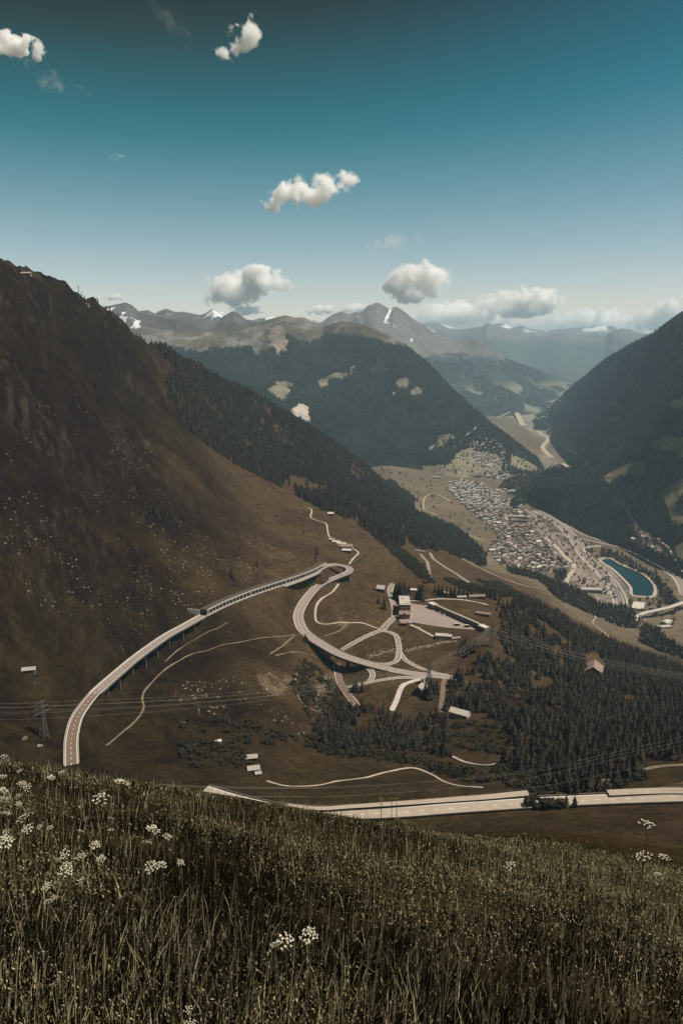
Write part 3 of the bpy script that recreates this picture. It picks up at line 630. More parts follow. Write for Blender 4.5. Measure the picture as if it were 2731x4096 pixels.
def frames(pts):
    out = []
    for i, p in enumerate(pts):
        d = pts[min(i + 1, len(pts) - 1)] - pts[max(i - 1, 0)]; d.z = 0; d.normalize()
        out.append(Vector((d.y, -d.x, 0)))          # to the right of travel
    return out
def ribbon_mesh(name, pts, half, mat, off=0.0, dz=0.0, thick=0.0, drape=False):
    """strip along pts; half may be a number or a list"""
    fr = frames(pts); n = len(pts); hw = half if isinstance(half, (list, tuple)) else [half] * n
    L_ = []; R_ = []
    for p, f, h in zip(pts, fr, hw):
        a = p + f * (off - h); b = p + f * (off + h); a.z += dz; b.z += dz
        if drape:
            a.z = max(a.z, top_at(a.x, a.y, drape) + dz); b.z = max(b.z, top_at(b.x, b.y, drape) + dz)
        L_.append(a); R_.append(b)
    if not thick:
        v = [q for pr in zip(L_, R_) for q in pr]
        f = [(2 * i, 2 * i + 1, 2 * i + 3, 2 * i + 2) for i in range(n - 1)]
    else:
        v = []
        for a, b in zip(L_, R_): v += [a, b, b - Vector((0, 0, thick)), a - Vector((0, 0, thick))]
        f = []
        for i in range(n - 1):
            k_ = 4 * i
            f += [(k_, k_ + 1, k_ + 5, k_ + 4), (k_ + 1, k_ + 2, k_ + 6, k_ + 5), (k_ + 2, k_ + 3, k_ + 7, k_ + 6), (k_ + 3, k_, k_ + 4, k_ + 7)]
        f += [(3, 2, 1, 0), (4 * n - 4, 4 * n - 3, 4 * n - 2, 4 * n - 1)]
    me = bpy.data.meshes.new(name); me.from_pydata([tuple(q) for q in v], [], f); me.materials.append(mat); me.update(); return me
def ribbon(name, pts, half, mat, parent=None, **k_): return obj(name, ribbon_mesh(name, pts, half, mat, **k_), parent)
def dashes(name, pts, off, dz, parent, length=3.0, gap=6.0, wd=0.3):
    mb = MB(); fr = frames(pts); acc = 0.0; on = True; seg = []
    dense = []
    for i in range(len(pts) - 1):
        n_ = max(1, int((pts[i + 1] - pts[i]).length / 1.0))
        for k_ in range(n_): dense.append((pts[i].lerp(pts[i + 1], k_ / n_), fr[i].lerp(fr[i + 1], k_ / n_)))
    per = length + gap; s_ = 0.0
    for i in range(len(dense) - 1):
        p, f = dense[i]; q, g = dense[i + 1]; ds = (q - p).length
        if (s_ % per) < length:
            a = p + f * (off - wd); b = p + f * (off + wd); c = q + g * (off + wd); d = q + g * (off - wd)
            z_ = Vector((0, 0, dz)); mb.add([a + z_, b + z_, c + z_, d + z_], [(0, 1, 2, 3)])
        s_ += ds
    if mb.v: tag(mb.build(name, M_LINE, parent), kind='stuff')
def pix_path(px, step=4.0): return catmull([hit_any(a, b) for a, b in px], step)
def smooth_z(pts, n=6):
    zs = [p.z for p in pts]
    for _ in range(n): zs = [zs[0]] + [(zs[i - 1] + zs[i] * 2 + zs[i + 1]) / 4 for i in range(1, len(zs) - 1)] + [zs[-1]]
    for p, z_ in zip(pts, zs): p.z = z_
    return pts
def road(name, label, px, half, mat, lines=True, step=4.0, dz=0.35, centre=True, lands=GL, lw=0.3):
    pts = smooth_z(pix_path(px, step))
    o = tag(ribbon(name, pts, half, mat, drape=lands, dz=dz), kind='structure', label=label)
    if lines:
        for s_ in (-1, 1): ribbon('edge_line', pts, lw, M_LINE, o, off=s_ * (half - 0.45), drape=lands, dz=dz + 0.05)
        if centre: 
            q = [p.copy() for p in pts]
            for p in q: p.z = max(p.z, top_at(p.x, p.y, lands)) + dz
            dashes('dashed_line', q, 0, 0.08, o, wd=0.17)
    return o, pts

# ------------------------------------------------------------------ the pass road
def seg(i0, i1): return [p.copy() for p in road_part(i0, i1)]
def pass_road(name, label, i0, i1, half, mat, multi=False):
    pts = seg(i0, i1); o = tag(ribbon(name, pts, half, mat), kind='structure', label=label)
    mark(pts, half, o, multi); return o
def mark(pts, half, o, multi):
    for s_ in (-1, 1): ribbon('edge_line', pts, 0.28, M_LINE, o, off=s_ * (half - 0.5), dz=0.03)
    if multi:
        ribbon('centre_line', pts, 0.16, M_LINE, o, off=0.6, dz=0.03)
        for q in (-half * 0.52, half * 0.52): dashes('dashed_line', pts, q, 0.03, o, wd=0.18)
    else: dashes('dashed_line', pts, 0, 0.03, o, wd=0.2)
def viaduct(name, label, pts, half, mat, pier_gap, multi=False, thick=1.7, pier=(1.4, 5.0), start=0.5, parapet=True):
    t = empty(name, (0, 0, 0), 0, label, 'viaduct')
    dk = ribbon('deck', pts, half + 0.6, M_CONC_DARK, t, dz=-0.02, thick=thick)
    sf = ribbon('carriageway', pts, half, mat, t, dz=0.03)
    mark([p + Vector((0, 0, 0.03)) for p in pts], half, sf, multi)
    if parapet:
        for s_ in (-1, 1): ribbon('parapet', pts, 0.28, M_CONCRETE, t, off=s_ * (half + 0.35), dz=0.95, thick=1.1)
    fr = frames(pts); acc = pier_gap * start; s_ = 0.0
    for i in range(len(pts) - 1):
        s_ += (pts[i + 1] - pts[i]).length
        if s_ >= acc:
            acc += pier_gap; p = pts[i]; zb = top_at(p.x, p.y, GL) - 1.0; h = p.z - thick - zb
            if h < 3: continue
            rz = math.atan2(fr[i].y, fr[i].x)
            MB().box((p.x, p.y, zb + h / 2), (pier[1], pier[0], h), rz).build('pier', M_CONC_DARK, t)
    return t
pass_road('road', 'reddish two-lane mountain road climbing from the lower left', 0, 5, 4.2, M_ASPHALT_RED)
o = bpy.data.objects['road']
LV = seg(5, 12)
viaduct('road_viaduct', 'long hillside viaduct on tall slab piers below the rocky slope', LV, 4.4, M_ASPHALT, 31, pier=(1.0, 4.2), start=0.9)
for s_ in (-1, 1): ribbon('guard_rail', seg(0, 5), 0.18, M_CONCRETE, o, off=s_ * 4.6, dz=0.8, thick=0.5)
# avalanche gallery: roof, columns on the valley side, back wall
G = seg(12, 18); gt = empty('avalanche_gallery', (0, 0, 0), 0, 'long concrete avalanche gallery with rows of columns along the hillside', 'gallery')
ribbon('carriageway', G, 4.4, M_ASPHALT, gt, dz=0.02)
ribbon('roof', G, 5.2, plain('turf_covered_roof', (0.085, 0.062, 0.04), 0.95, 0.3, 0.2), gt, off=-0.6, dz=7.2, thick=0.9)
ribbon('roof_edge', G, 0.45, M_CONCRETE, gt, off=5.05, dz=7.6, thick=1.3)
ribbon('back_wall', G, 0.4, M_CONC_DARK, gt, off=-5.2, dz=6.4, thick=7.2)
ribbon('base_wall', G, 0.5, M_CONCRETE, gt, off=4.9, dz=0.9, thick=4.2)
fr = frames(G); acc = 0; s_ = 0
for i in range(len(G) - 1):
    s_ += (G[i + 1] - G[i]).length
    if s_ >= acc:
        acc += 8.0; p = G[i] + fr[i] * 4.9
        MB().box((p.x, p.y, p.z + 3.6), (0.9, 1.3, 5.4), math.atan2(fr[i].y, fr[i].x)).build('column', M_CONCRETE, gt)
p0 = G[0]; f0 = fr[0]; d0 = (G[1] - G[0]).normalized()
pw = MB(); a = p0 - f0 * 5; b = p0 - f0 * 20 - d0 * 6
pw.add([a + Vector((0, 0, -2)), b + Vector((0, 0, 0)), b + Vector((0, 0, 8)), a + Vector((0, 0, 6.6)), a - d0 + Vector((0, 0, -2)), b - d0, b - d0 + Vector((0, 0, 8)), a - d0 + Vector((0, 0, 6.6))],
       [(0, 1, 2, 3), (7, 6, 5, 4), (3, 2, 6, 7), (0, 4, 5, 1), (0, 3, 7, 4), (1, 5, 6, 2)]); pw.build('wing_wall', M_CONCRETE, gt)
viaduct('hairpin_bridge', 'curved hairpin bridge on stout piers at the end of the gallery', seg(18, 25), 5.0, M_ASPHALT, 26, pier=(1.6, 5.0), start=0.7)
def taper(pts, a, b): return [a + (b - a) * i / (len(pts) - 1) for i in range(len(pts))]
pass_road('road', 'wide pale bend of the road sweeping round above the junction', 25, 29, 6.6, M_ASPHALT, True)
for s_ in (-1, 1): ribbon('guard_rail', seg(25, 29), 0.22, M_CONCRETE, bpy.data.objects['road.001'], off=s_ * 7.0, dz=0.85, thick=0.55)
viaduct('junction_viaduct', 'broad multi-lane viaduct crossing the stream gully at the junction', seg(29, 35), 6.6, M_ASPHALT, 34, multi=True, thick=2.2, pier=(1.6, 7.0), start=0.6)
pass_road('road', 'main road leaving the junction towards the dark wood', 35, 38, 6.0, M_ASPHALT, True)

J = [('slip_road', 'slip road climbing from the viaduct to the barracks', [(1366, 2602), (1407, 2577), (1461, 2548), (1507, 2529), (1536, 2517), (1544, 2506)], 3.6, M_ASPHALT),
     ('village_road', 'road passing the barracks up to the dark spruces', [(1530, 2516), (1555, 2491), (1574, 2472), (1577, 2443), (1571, 2415), (1565, 2386), (1560, 2357), (1572, 2336)], 4.6, M_ASPHALT),
     ('slip_road', 'curved slip road with a stem crossing the gully bridge', [(1512, 2523), (1545, 2527), (1570, 2535), (1585, 2546), (1593, 2575), (1596, 2608), (1589, 2639), (1573, 2652), (1544, 2658), (1506, 2656)], 3.6, M_ASPHALT),
     ('slip_road', 'slip road running down right to the wood edge', [(1600, 2612), (1618, 2637), (1647, 2657), (1697, 2680), (1751, 2695), (1790, 2702)], 3.2, M_ASPHALT),
     ('lower_road', 'two-lane road emerging from under the junction viaduct', [(1345, 2655), (1349, 2687), (1357, 2724), (1374, 2757), (1399, 2790), (1425, 2822)], 4.2, M_ASPHALT_RED),
     ('slip_road', 'tight loop slip road below the viaduct', [(1460, 2668), (1480, 2680), (1490, 2699), (1483, 2719), (1461, 2733), (1415, 2742), (1385, 2750)], 3.4, M_ASPHALT),
     ('slip_road', 'lowest slip road curving right towards the pylon', [(1461, 2736), (1523, 2721), (1598, 2712), (1668, 2712), (1700, 2714)], 3.0, M_ASPHALT)]
for nm, lb, px, hf, mt in J: road(nm, lb, px, hf, mt)
PL = [('footpath', 'pale path winding down the grass from the hairpin to the junction', [(1355, 2336), (1330, 2368), (1289, 2394), (1266, 2424), (1261, 2470), (1273, 2493), (1314, 2497), (1391, 2492), (1447, 2492), (1488, 2506), (1518, 2518)], 2.2, M_GRAVEL),
      ('footpath', 'short bare track branching off beside the bend', [(1391, 2496), (1355, 2526), (1299, 2544)], 2.6, M_DIRT),
      ('lane', 'narrow lane from the kiosk to the flat-roofed shed', [(1640, 2500), (1660, 2509), (1689, 2523), (1731, 2545), (1756, 2555), (1788, 2555), (1840, 2549)], 2.2, M_GRAVEL),
      ('lane', 'grey lane dropping from the junction to the dark spruces', [(1680, 2718), (1656, 2724), (1614, 2740), (1598, 2765), (1585, 2803), (1565, 2844)], 3.4, M_CONCRETE),
      ('lane', 'reddish lane beside the chalet trees', [(1778, 2715), (1772, 2740), (1768, 2790), (1760, 2850)], 3.0, M_ASPHALT_RED),
      ('dirt_track', 'long dirt track crossing the slope below the viaduct', [(427, 2984), (479, 2941), (540, 2888), (575, 2836), (571, 2788), (601, 2740), (662, 2679), (758, 2623), (836, 2601), (958, 2570), (1045, 2553), (1132, 2547), (1180, 2540)], 1.5, M_DIRT),
      ('dirt_track', 'faint upper track on the slope under the gallery', [(660, 2650), (714, 2601), (784, 2557), (871, 2514), (910, 2490)], 0.9, M_DIRT),
      ('dirt_track', 'short track descending left from the junction bend', [(1180, 2542), (1132, 2584), (1080, 2618)], 1.3, M_DIRT),
      ('dirt_track', 'track running to the viaduct abutment', [(1100, 2625), (1167, 2610), (1219, 2614), (1268, 2630)], 1.4, M_DIRT),
      ('dirt_track', 'pale track rimming the grassy spur above the stream', [(1190, 2680), (1180, 2740), (1200, 2800), (1240, 2835), (1290, 2860), (1305, 2890), (1260, 2925)], 1.6, M_DIRT),
      ('footpath', 'white gravel path zigzagging up past the farm to the wood', [(1219, 2028), (1242, 2036), (1247, 2048), (1242, 2065), (1249, 2074), (1272, 2084), (1303, 2095), (1309, 2115), (1314, 2141), (1330, 2160), (1345, 2176), (1376, 2187), (1418, 2199), (1433, 2214), (1418, 2229), (1402, 2249), (1395, 2258)], 2.2, M_GRAVEL),
      ('dirt_track', 'double-rutted track curving through the hollow behind the lower road', [(1067, 3125), (1131, 3143), (1201, 3147), (1285, 3141), (1341, 3128), (1446, 3114), (1551, 3089), (1643, 3076), (1713, 3093), (1762, 3121), (1832, 3144), (1930, 3152)], 1.6, M_GRAVEL),
      ('dirt_track', 'pale track leaving the wood with a parked trailer', [(1805, 3025), (1867, 3051), (1944, 3061), (1990, 3055)], 2.2, M_GRAVEL),
      ('forest_road', 'forest road glimpsed between trunks at the right edge', [(2380, 3140), (2430, 3122), (2510, 3104), (2600, 3076), (2731, 3062), (2850, 3058)], 2.4, M_DIRT),
      ('lane', 'hillside road descending beyond the shelf', [(1653, 2201), (1714, 2212), (1732, 2236), (1767, 2262), (1836, 2305), (1897, 2345)], 4.5, M_ASPHALT),
      ('lane', 'hillside road dropping straight behind the spruces', [(1680, 2218), (1695, 2235), (1710, 2257), (1719, 2325)], 4.0, M_ASPHALT),
      ('footpath', 'thin path crossing the slope above the town', [(1820, 2225), (1854, 2240), (1923, 2275), (2011, 2314), (2106, 2345), (2185, 2362)], 2.0, M_GRAVEL),
      ('footpath', 'path snaking down the open meadow towards the wood', [(2315, 2430), (2339, 2444), (2376, 2464), (2379, 2474), (2369, 2491), (2390, 2511), (2417, 2532), (2434, 2549)], 1.8, M_GRAVEL),
      ('lane', 'lane round the earth bank behind the parade ground', [(1640, 2403), (1690, 2403), (1740, 2397), (1800, 2397), (1850, 2400), (1900, 2408), (1950, 2420)], 2.6, M_GRAVEL)]
for nm, lb, px, hf, mt in PL: road(nm, lb, px, hf * {'dirt_track': .62, 'footpath': .7}.get(nm, .9), mt, lines=False)
VL = [('motorway', 'pale motorway carriageways along the valley floor', [(2140, 2042), (2200, 2075), (2250, 2110), (2300, 2165), (2330, 2215), (2360, 2250), (2400, 2290), (2440, 2330), (2460, 2360), (2475, 2390), (2480, 2420)], 11, M_ASPHALT),
      ('access_road', 'raised access road above the reservoir', [(2200, 2125), (2271, 2147), (2335, 2159), (2403, 2173), (2484, 2193), (2539, 2213), (2623, 2257), (2700, 2301), (2725, 2345), (2731, 2385)], 6, M_ASPHALT),
      ('access_road', 'second access road joining above the reservoir', [(2200, 2076), (2260, 2100), (2322, 2135), (2403, 2164)], 5, M_ASPHALT),
      ('access_road', 'looping ramp at the head of the reservoir', [(2340, 2215), (2334, 2202), (2345, 2190), (2376, 2186), (2403, 2186)], 4, M_CONCRETE),
      ('access_road', 'road inside the curve below the access road', [(2650, 2281), (2690, 2310), (2715, 2350), (2722, 2380)], 4, M_GRAVEL),
      ('railway', 'brown rail tracks curving past the town', [(2090, 2035), (2130, 2060), (2160, 2100), (2200, 2140), (2234, 2172), (2268, 2210), (2302, 2247), (2315, 2271), (2312, 2298), (2291, 2325)], 13, M_RAIL),
      ('town_road', 'pale road along the station side of the town', [(2180, 2150), (2225, 2190), (2260, 2230), (2290, 2255), (2292, 2280), (2270, 2310), (2265, 2340), (2290, 2352), (2400, 2372), (2450, 2375)], 5, M_GRAVEL),
      ('town_road', 'main street running down through the town', [(2030, 2062), (2020, 2100), (2035, 2140), (2050, 2180), (2058, 2215), (2070, 2255), (2095, 2290)], 5, M_GRAVEL),
      ('town_road', 'upper street through the roofs of the town', [(1900, 1965), (1960, 2030), (2000, 2075)], 4, M_GRAVEL),
      ('meadow_path', 'white path over the valley meadow', [(1745, 2060), (1695, 2035), (1700, 1990), (1740, 1975), (1800, 2005)], 3, M_GRAVEL),
      ('meadow_path', 'faint path along the edge of the valley wood', [(1660, 2030), (1720, 2070), (1800, 2100), (1880, 2145), (1940, 2165)], 3, M_GRAVEL),
      ('motorway', 'motorway winding away through the far narrows', [(2294, 1884), (2249, 1854), (2199, 1824), (2174, 1799), (2169, 1784), (2187, 1764), (2189, 1749), (2166, 1738), (2150, 1725)], 15, M_GRAVEL),
      ('valley_road', 'road joining the far motorway by the works', [(2194, 1759), (2204, 1724), (2208, 1710)], 12, M_GRAVEL),
      ('valley_road', 'road beside the far river', [(1990, 1670), (2060, 1640), (2130, 1622), (2200, 1612)], 12, M_GRAVEL),
      ('airstrip', 'pale far-off airstrip on the valley floor', [(2064, 1650), (2090, 1702)], 30, M_GRAVEL),
      ('river', 'pale river bed glinting through the far woods', [(2300, 1810), (2320, 1830), (2350, 1850), (2350, 1868)], 14, M_CONCRETE),
      ('valley_road', 'road up the slope above the upper village', [(1790, 1800), (1830, 1780), (1850, 1750), (1880, 1730), (1905, 1708)], 5, M_GRAVEL),
      ('spur_road', 'white road across the clearing on the wooded spur', [(2540, 1846), (2536, 1862), (2548, 1880), (2562, 1896), (2575, 1905)], 4, M_GRAVEL),
      ('spur_road', 'white track along the lower edge of the spur clearing', [(2410, 1912), (2450, 1908), (2520, 1904), (2572, 1905)], 3, M_GRAVEL),
      ('spur_road', 'gravel haul road through the hillside settlement', [(2520, 2140), (2560, 2140), (2640, 2165), (2680, 2200), (2690, 2225), (2715, 2260), (2731, 2290)], 5, M_GRAVEL)]
for nm, lb, px, hf, mt in VL:
    o_, p_ = road(nm, lb, px, hf * (1.5 if nm in ('town_road', 'access_road') else 1), mt, lines=(nm == 'motorway' and 'valley floor' in lb), step=12, dz=1.2, lands=None, lw=0.5, centre=False)

    if nm == 'railway':
        for q in (-9, -5, -1, 3, 7): ribbon('track', p_, 0.9, M_GRAVEL if q % 4 == 3 else M_DARKST, o_, off=q, dz=1.6, drape=LAND)
    if nm == 'motorway' and 'valley floor' in lb: ribbon('median', p_, 1.4, M_RAIL, o_, off=0, dz=1.5, drape=LAND); ribbon('service_road', p_, 4, M_GRAVEL, o_, off=19, dz=1.3, drape=LAND); ribbon('service_road', p_, 3, M_GRAVEL, o_, off=-19, dz=1.3, drape=LAND)

# reservoir with its pale rim
me = bpy.data.meshes.new('reservoir_water'); me.from_pydata([tuple(p) for p in LAKE3], [], [tuple(range(len(LAKE3)))])
m, n, l, b = nmat('reservoir_water'); b.inputs['Base Color'].default_value = (0.007, 0.036, 0.043, 1); b.inputs['Roughness'].default_value = 0.12; b.inputs['Specular IOR Level'].default_value = 0.25
nz = n.new('ShaderNodeTexNoise'); nz.inputs['Scale'].default_value = 0.12; bp = n.new('ShaderNodeBump'); bp.inputs['Strength'].default_value = 0.08
l.new(nz.outputs[0], bp.inputs['Height']); l.new(bp.outputs[0], b.inputs['Normal'])
me.materials.append(m); tag(obj('water', me), kind='structure', label='teal reservoir on the valley floor')
for v_ in me.vertices: v_.co.z += 0.5
rim = catmull([Vector((lkc.x + (p.x - lkc.x) * 1.05, lkc.y + (p.y - lkc.y) * 1.05, LAKE_Z + 3.2)) for p in LAKE3 + LAKE3[:1]], 8)
tag(ribbon('shore_path', rim, 4.5, M_GRAVEL, dz=0.2), kind='structure', label='pale path round the rim of the reservoir')

# lower road at the foot of the meadow
o = tag(ribbon('lower_pass_road', LOWROAD, 5.2, M_PALEROAD), kind='structure', label='wide pale road crossing below the meadow')
mark(LOWROAD, 5.2, o, False)
for s_ in (-1, 1): ribbon('guard_rail', LOWROAD, 0.2, M_CONC_DARK, o, off=s_ * 5.7, dz=0.9, thick=0.4)
UP = [at_z(*p) for p in ((1150, 3222, -268.5), (1271, 3235, -269), (1411, 3226, -269), (1622, 3212, -269), (1800, 3199, -269), (1950, 3188, -268.5), (2112, 3172, -268))]
tag(ribbon('layby', catmull(UP, 5), [3.2 - 1.6 * abs(i / 40 - 1) for i in range(len(catmull(UP, 5)))], M_PALEROAD, dz=0.25, drape=GL), kind='structure', label='pale layby strip behind the lower road')
RS = [at_z(*p) for p in ((2430, 3172, -266), (2560, 3166, -264.5), (2680, 3163, -263), (2850, 3168, -260))]
tag(ribbon('layby', catmull(RS, 5), 3.0, M_PALEROAD, dz=0.25, drape=GL), kind='structure', label='widened verge at the right end of the lower road')
LB = catmull([at_z(*p) for p in ((2790, 2392, -700), (2731, 2410, -701), (2674, 2429, -702), (2623, 2441, -703), (2572, 2453, -705), (2548, 2466, -707), (2535, 2483, -710), (2533, 2500, -714), (2540, 2512, -717))], 8)
viaduct('loop_bridge', 'pale curved ramp bridge at the right edge below the reservoir', LB, 6.0, M_CONCRETE, 75, thick=2.6, pier=(3, 8))
# parade ground
pz = -377.3
me = bpy.data.meshes.new('parade_ground'); me.from_pydata([tuple(at_z(a, b, pz)) for a, b in PLATZ], [], [tuple(range(len(PLATZ)))])
me.materials.append(plain('pinkish_tarmac', (0.33, 0.255, 0.225), 0.9, 0.07, 0.03)); tag(obj('parade_ground', me), kind='structure', label='broad pinkish paved yard beside the barracks')

# ------------------------------------------------------------------ trees
def leaf_mat(name, col, var=0.35, scale=0.5):
    m, n, l, b = nmat(name); b.inputs['Roughness'].default_value = 0.8; b.inputs['Specular IOR Level'].default_value = 0.15
    oi = n.new('ShaderNodeObjectInfo'); geo = n.new('ShaderNodeNewGeometry')
    nz = n.new('ShaderNodeTexNoise'); nz.inputs['Scale'].default_value = scale; nz.inputs['Detail'].default_value = 5; l.new(geo.outputs['Position'], nz.inputs['Vector'])
    sp_ = n.new('ShaderNodeMapRange'); sp_.inputs[1].default_value = 0.36; sp_.inputs[2].default_value = 0.64; sp_.inputs[3].default_value = 0; sp_.inputs[4].default_value = 0.9; l.new(nz.outputs[0], sp_.inputs[0])
    ml_ = n.new('ShaderNodeMath'); ml_.operation = 'MULTIPLY_ADD'; ml_.inputs[1].default_value = 0.7; l.new(oi.outputs['Random'], ml_.inputs[0]); l.new(sp_.outputs[0], ml_.inputs[2])
    mr = n.new('ShaderNodeMapRange'); mr.inputs[1].default_value = 0.1; mr.inputs[2].default_value = 1.5; mr.inputs[3].default_value = 1 - var; mr.inputs[4].default_value = 1 + var * 1.3
    l.new(ml_.outputs[0], mr.inputs[0])
    mx = n.new('ShaderNodeMix'); mx.data_type = 'RGBA'; mx.blend_type = 'MULTIPLY'; mx.inputs[0].default_value = 1; mx.inputs[6].default_value = (col[0] * ALB, col[1] * ALB, col[2] * ALB, 1)
    l.new(mr.outputs[0], mx.inputs[7]); l.new(mx.outputs[2], b.inputs['Base Color'])
    return m
M_SPRUCE = leaf_mat('spruce_needles', (0.025, 0.019, 0.011), 0.55, 1 / 14.); M_FARSPRUCE = leaf_mat('far_spruce_needles', (0.027, 0.031, 0.022), 0.75, 1 / 160.)
M_LARCH = leaf_mat('larch_needles', (0.062, 0.055, 0.028)); M_LEAF = leaf_mat('shrub_leaves', (0.042, 0.036, 0.018))
M_BARK = plain('conifer_bark', (0.07, 0.05, 0.035), 0.95, 0.3, 2.0)

def conifer_crown(seed, whorls=11, per=8, h=1.0, rad=0.17, low=0.12, jag=0.25):
    """drooping sprays in whorls on a cone; unit height"""
    rg = random.Random(seed); v = []; f = []
    for k_ in range(whorls):
        t = k_ / (whorls - 1); z_ = low + (h - low) * t ** 0.9; r_ = rad * (1 - t) ** 0.8 * rg.uniform(0.82, 1.12) + 0.006
        nb = max(4, int(per * (1 - 0.45 * t)))
        a0 = rg.random() * 6.28
        for i in range(nb):
            a = a0 + 6.283 * i / nb + rg.uniform(-.25, .25); rr = r_ * rg.uniform(1 - jag * 1.4, 1 + jag); dr = rr * rg.uniform(0.25, 0.6)
            wv = rr * rg.uniform(0.32, 0.5) + 0.008; ca, sa = math.cos(a), math.sin(a)
            zt = z_ + rg.uniform(-.012, .012); n_ = len(v)
            v += [(0.0, 0.0, zt + 0.055 * h), (ca * rr * .6 - sa * wv, sa * rr * .6 + ca * wv, zt - dr * .42), (ca * rr, sa * rr, zt - dr), (ca * rr * .6 + sa * wv, sa * rr * .6 - ca * wv, zt - dr * .42), (ca * rr * .5, sa * rr * .5, zt - dr * .05 + .012)]
            f += [(n_, n_ + 1, n_ + 4), (n_ + 1, n_ + 2, n_ + 4), (n_ + 2, n_ + 3, n_ + 4), (n_ + 3, n_, n_ + 4)]
    n_ = len(v); v += [(0, 0, h * 1.02), (.012, 0, h * .93), (-.008, .012, h * .93), (-.008, -.012, h * .93)]; f += [(n_, n_ + 1, n_ + 2), (n_, n_ + 2, n_ + 3), (n_, n_ + 3, n_ + 1)]
    return v, f
def pd_mesh(name, v, f, mat):
    me = bpy.data.meshes.new(name); me.from_pydata(v, [], f); me.materials.append(mat); me.update(); return me
def trunk_mesh(): return MB().cyl((0, 0, -0.06), (0, 0, 0.9), 0.016, 0.004, 6).mesh('trunk', M_BARK)
def small_conifer(seed, mat):
    rg = random.Random(seed); v = []; f = []; tiers = 4
    for k_ in range(tiers):
        z0 = 0.06 + 0.22 * k_; z1 = min(1.0, z0 + 0.36); r_ = 0.20 * (1 - k_ / (tiers + 0.6)); n = 6; b = len(v); a0 = rg.random() * 6
        for i in range(n):
            a = a0 + 6.283 * i / n; rr = r_ * rg.uniform(0.65, 1.2); v.append((rr * math.cos(a), rr * math.sin(a), z0 + rg.uniform(-.04, .03)))
        v.append((rg.uniform(-.01, .01), rg.uniform(-.01, .01), z1)); f += [(b + i, b + (i + 1) % n, b + n) for i in range(n)]
    return pd_mesh('small_conifer', v, f, mat)
def leafy(seed, clumps=26, leaf=0.16, squash=0.8, per=5):
    """bush or broad crown: clumps of leaf-sized faces through the crown's volume; unit width and height about 1"""
    rg = random.Random(seed); v = []; f = []
    for k_ in range(clumps):
        while True:
            x, y, z_ = (rg.uniform(-1, 1) for _ in range(3))
            if 0.15 < x * x + y * y + z_ * z_ < 1: break
        c = Vector((x * .45, y * .45, 0.52 + z_ * .45 * squash)); nrm = Vector((x, y, z_ + .35)).normalized()
        for i in range(per):
            d = (nrm + Vector((rg.uniform(-.9, .9), rg.uniform(-.9, .9), rg.uniform(-.9, .9)))).normalized(); a = d.orthogonal().normalized(); b = d.cross(a)
            p = c + Vector((rg.uniform(-.1, .1), rg.uniform(-.1, .1), rg.uniform(-.1, .1))); s_ = leaf * rg.uniform(.6, 1.2); n_ = len(v)
            v += [tuple(p + a * s_), tuple(p + b * s_ * .7), tuple(p - a * s_), tuple(p - b * s_ * .7)]; f.append((n_, n_ + 1, n_ + 2, n_ + 3))
    return v, f
CROWNS = [pd_mesh('crown', *conifer_crown(s_, rad=r_, whorls=wh, low=lo), M_SPRUCE) for s_, r_, wh, lo in ((1, .21, 12, .08), (2, .19, 13, .12), (3, .24, 11, .07), (4, .18, 12, .16), (5, .205, 12, .1))]
TRUNK = trunk_mesh()
BUSH = [pd_mesh('foliage', *leafy(s_), M_LEAF) for s_ in (21, 22, 23)]
STEM = MB().cyl((0, 0, -0.08), (0, 0, 0.5), 0.035, 0.02, 6).mesh('stem', M_BARK)

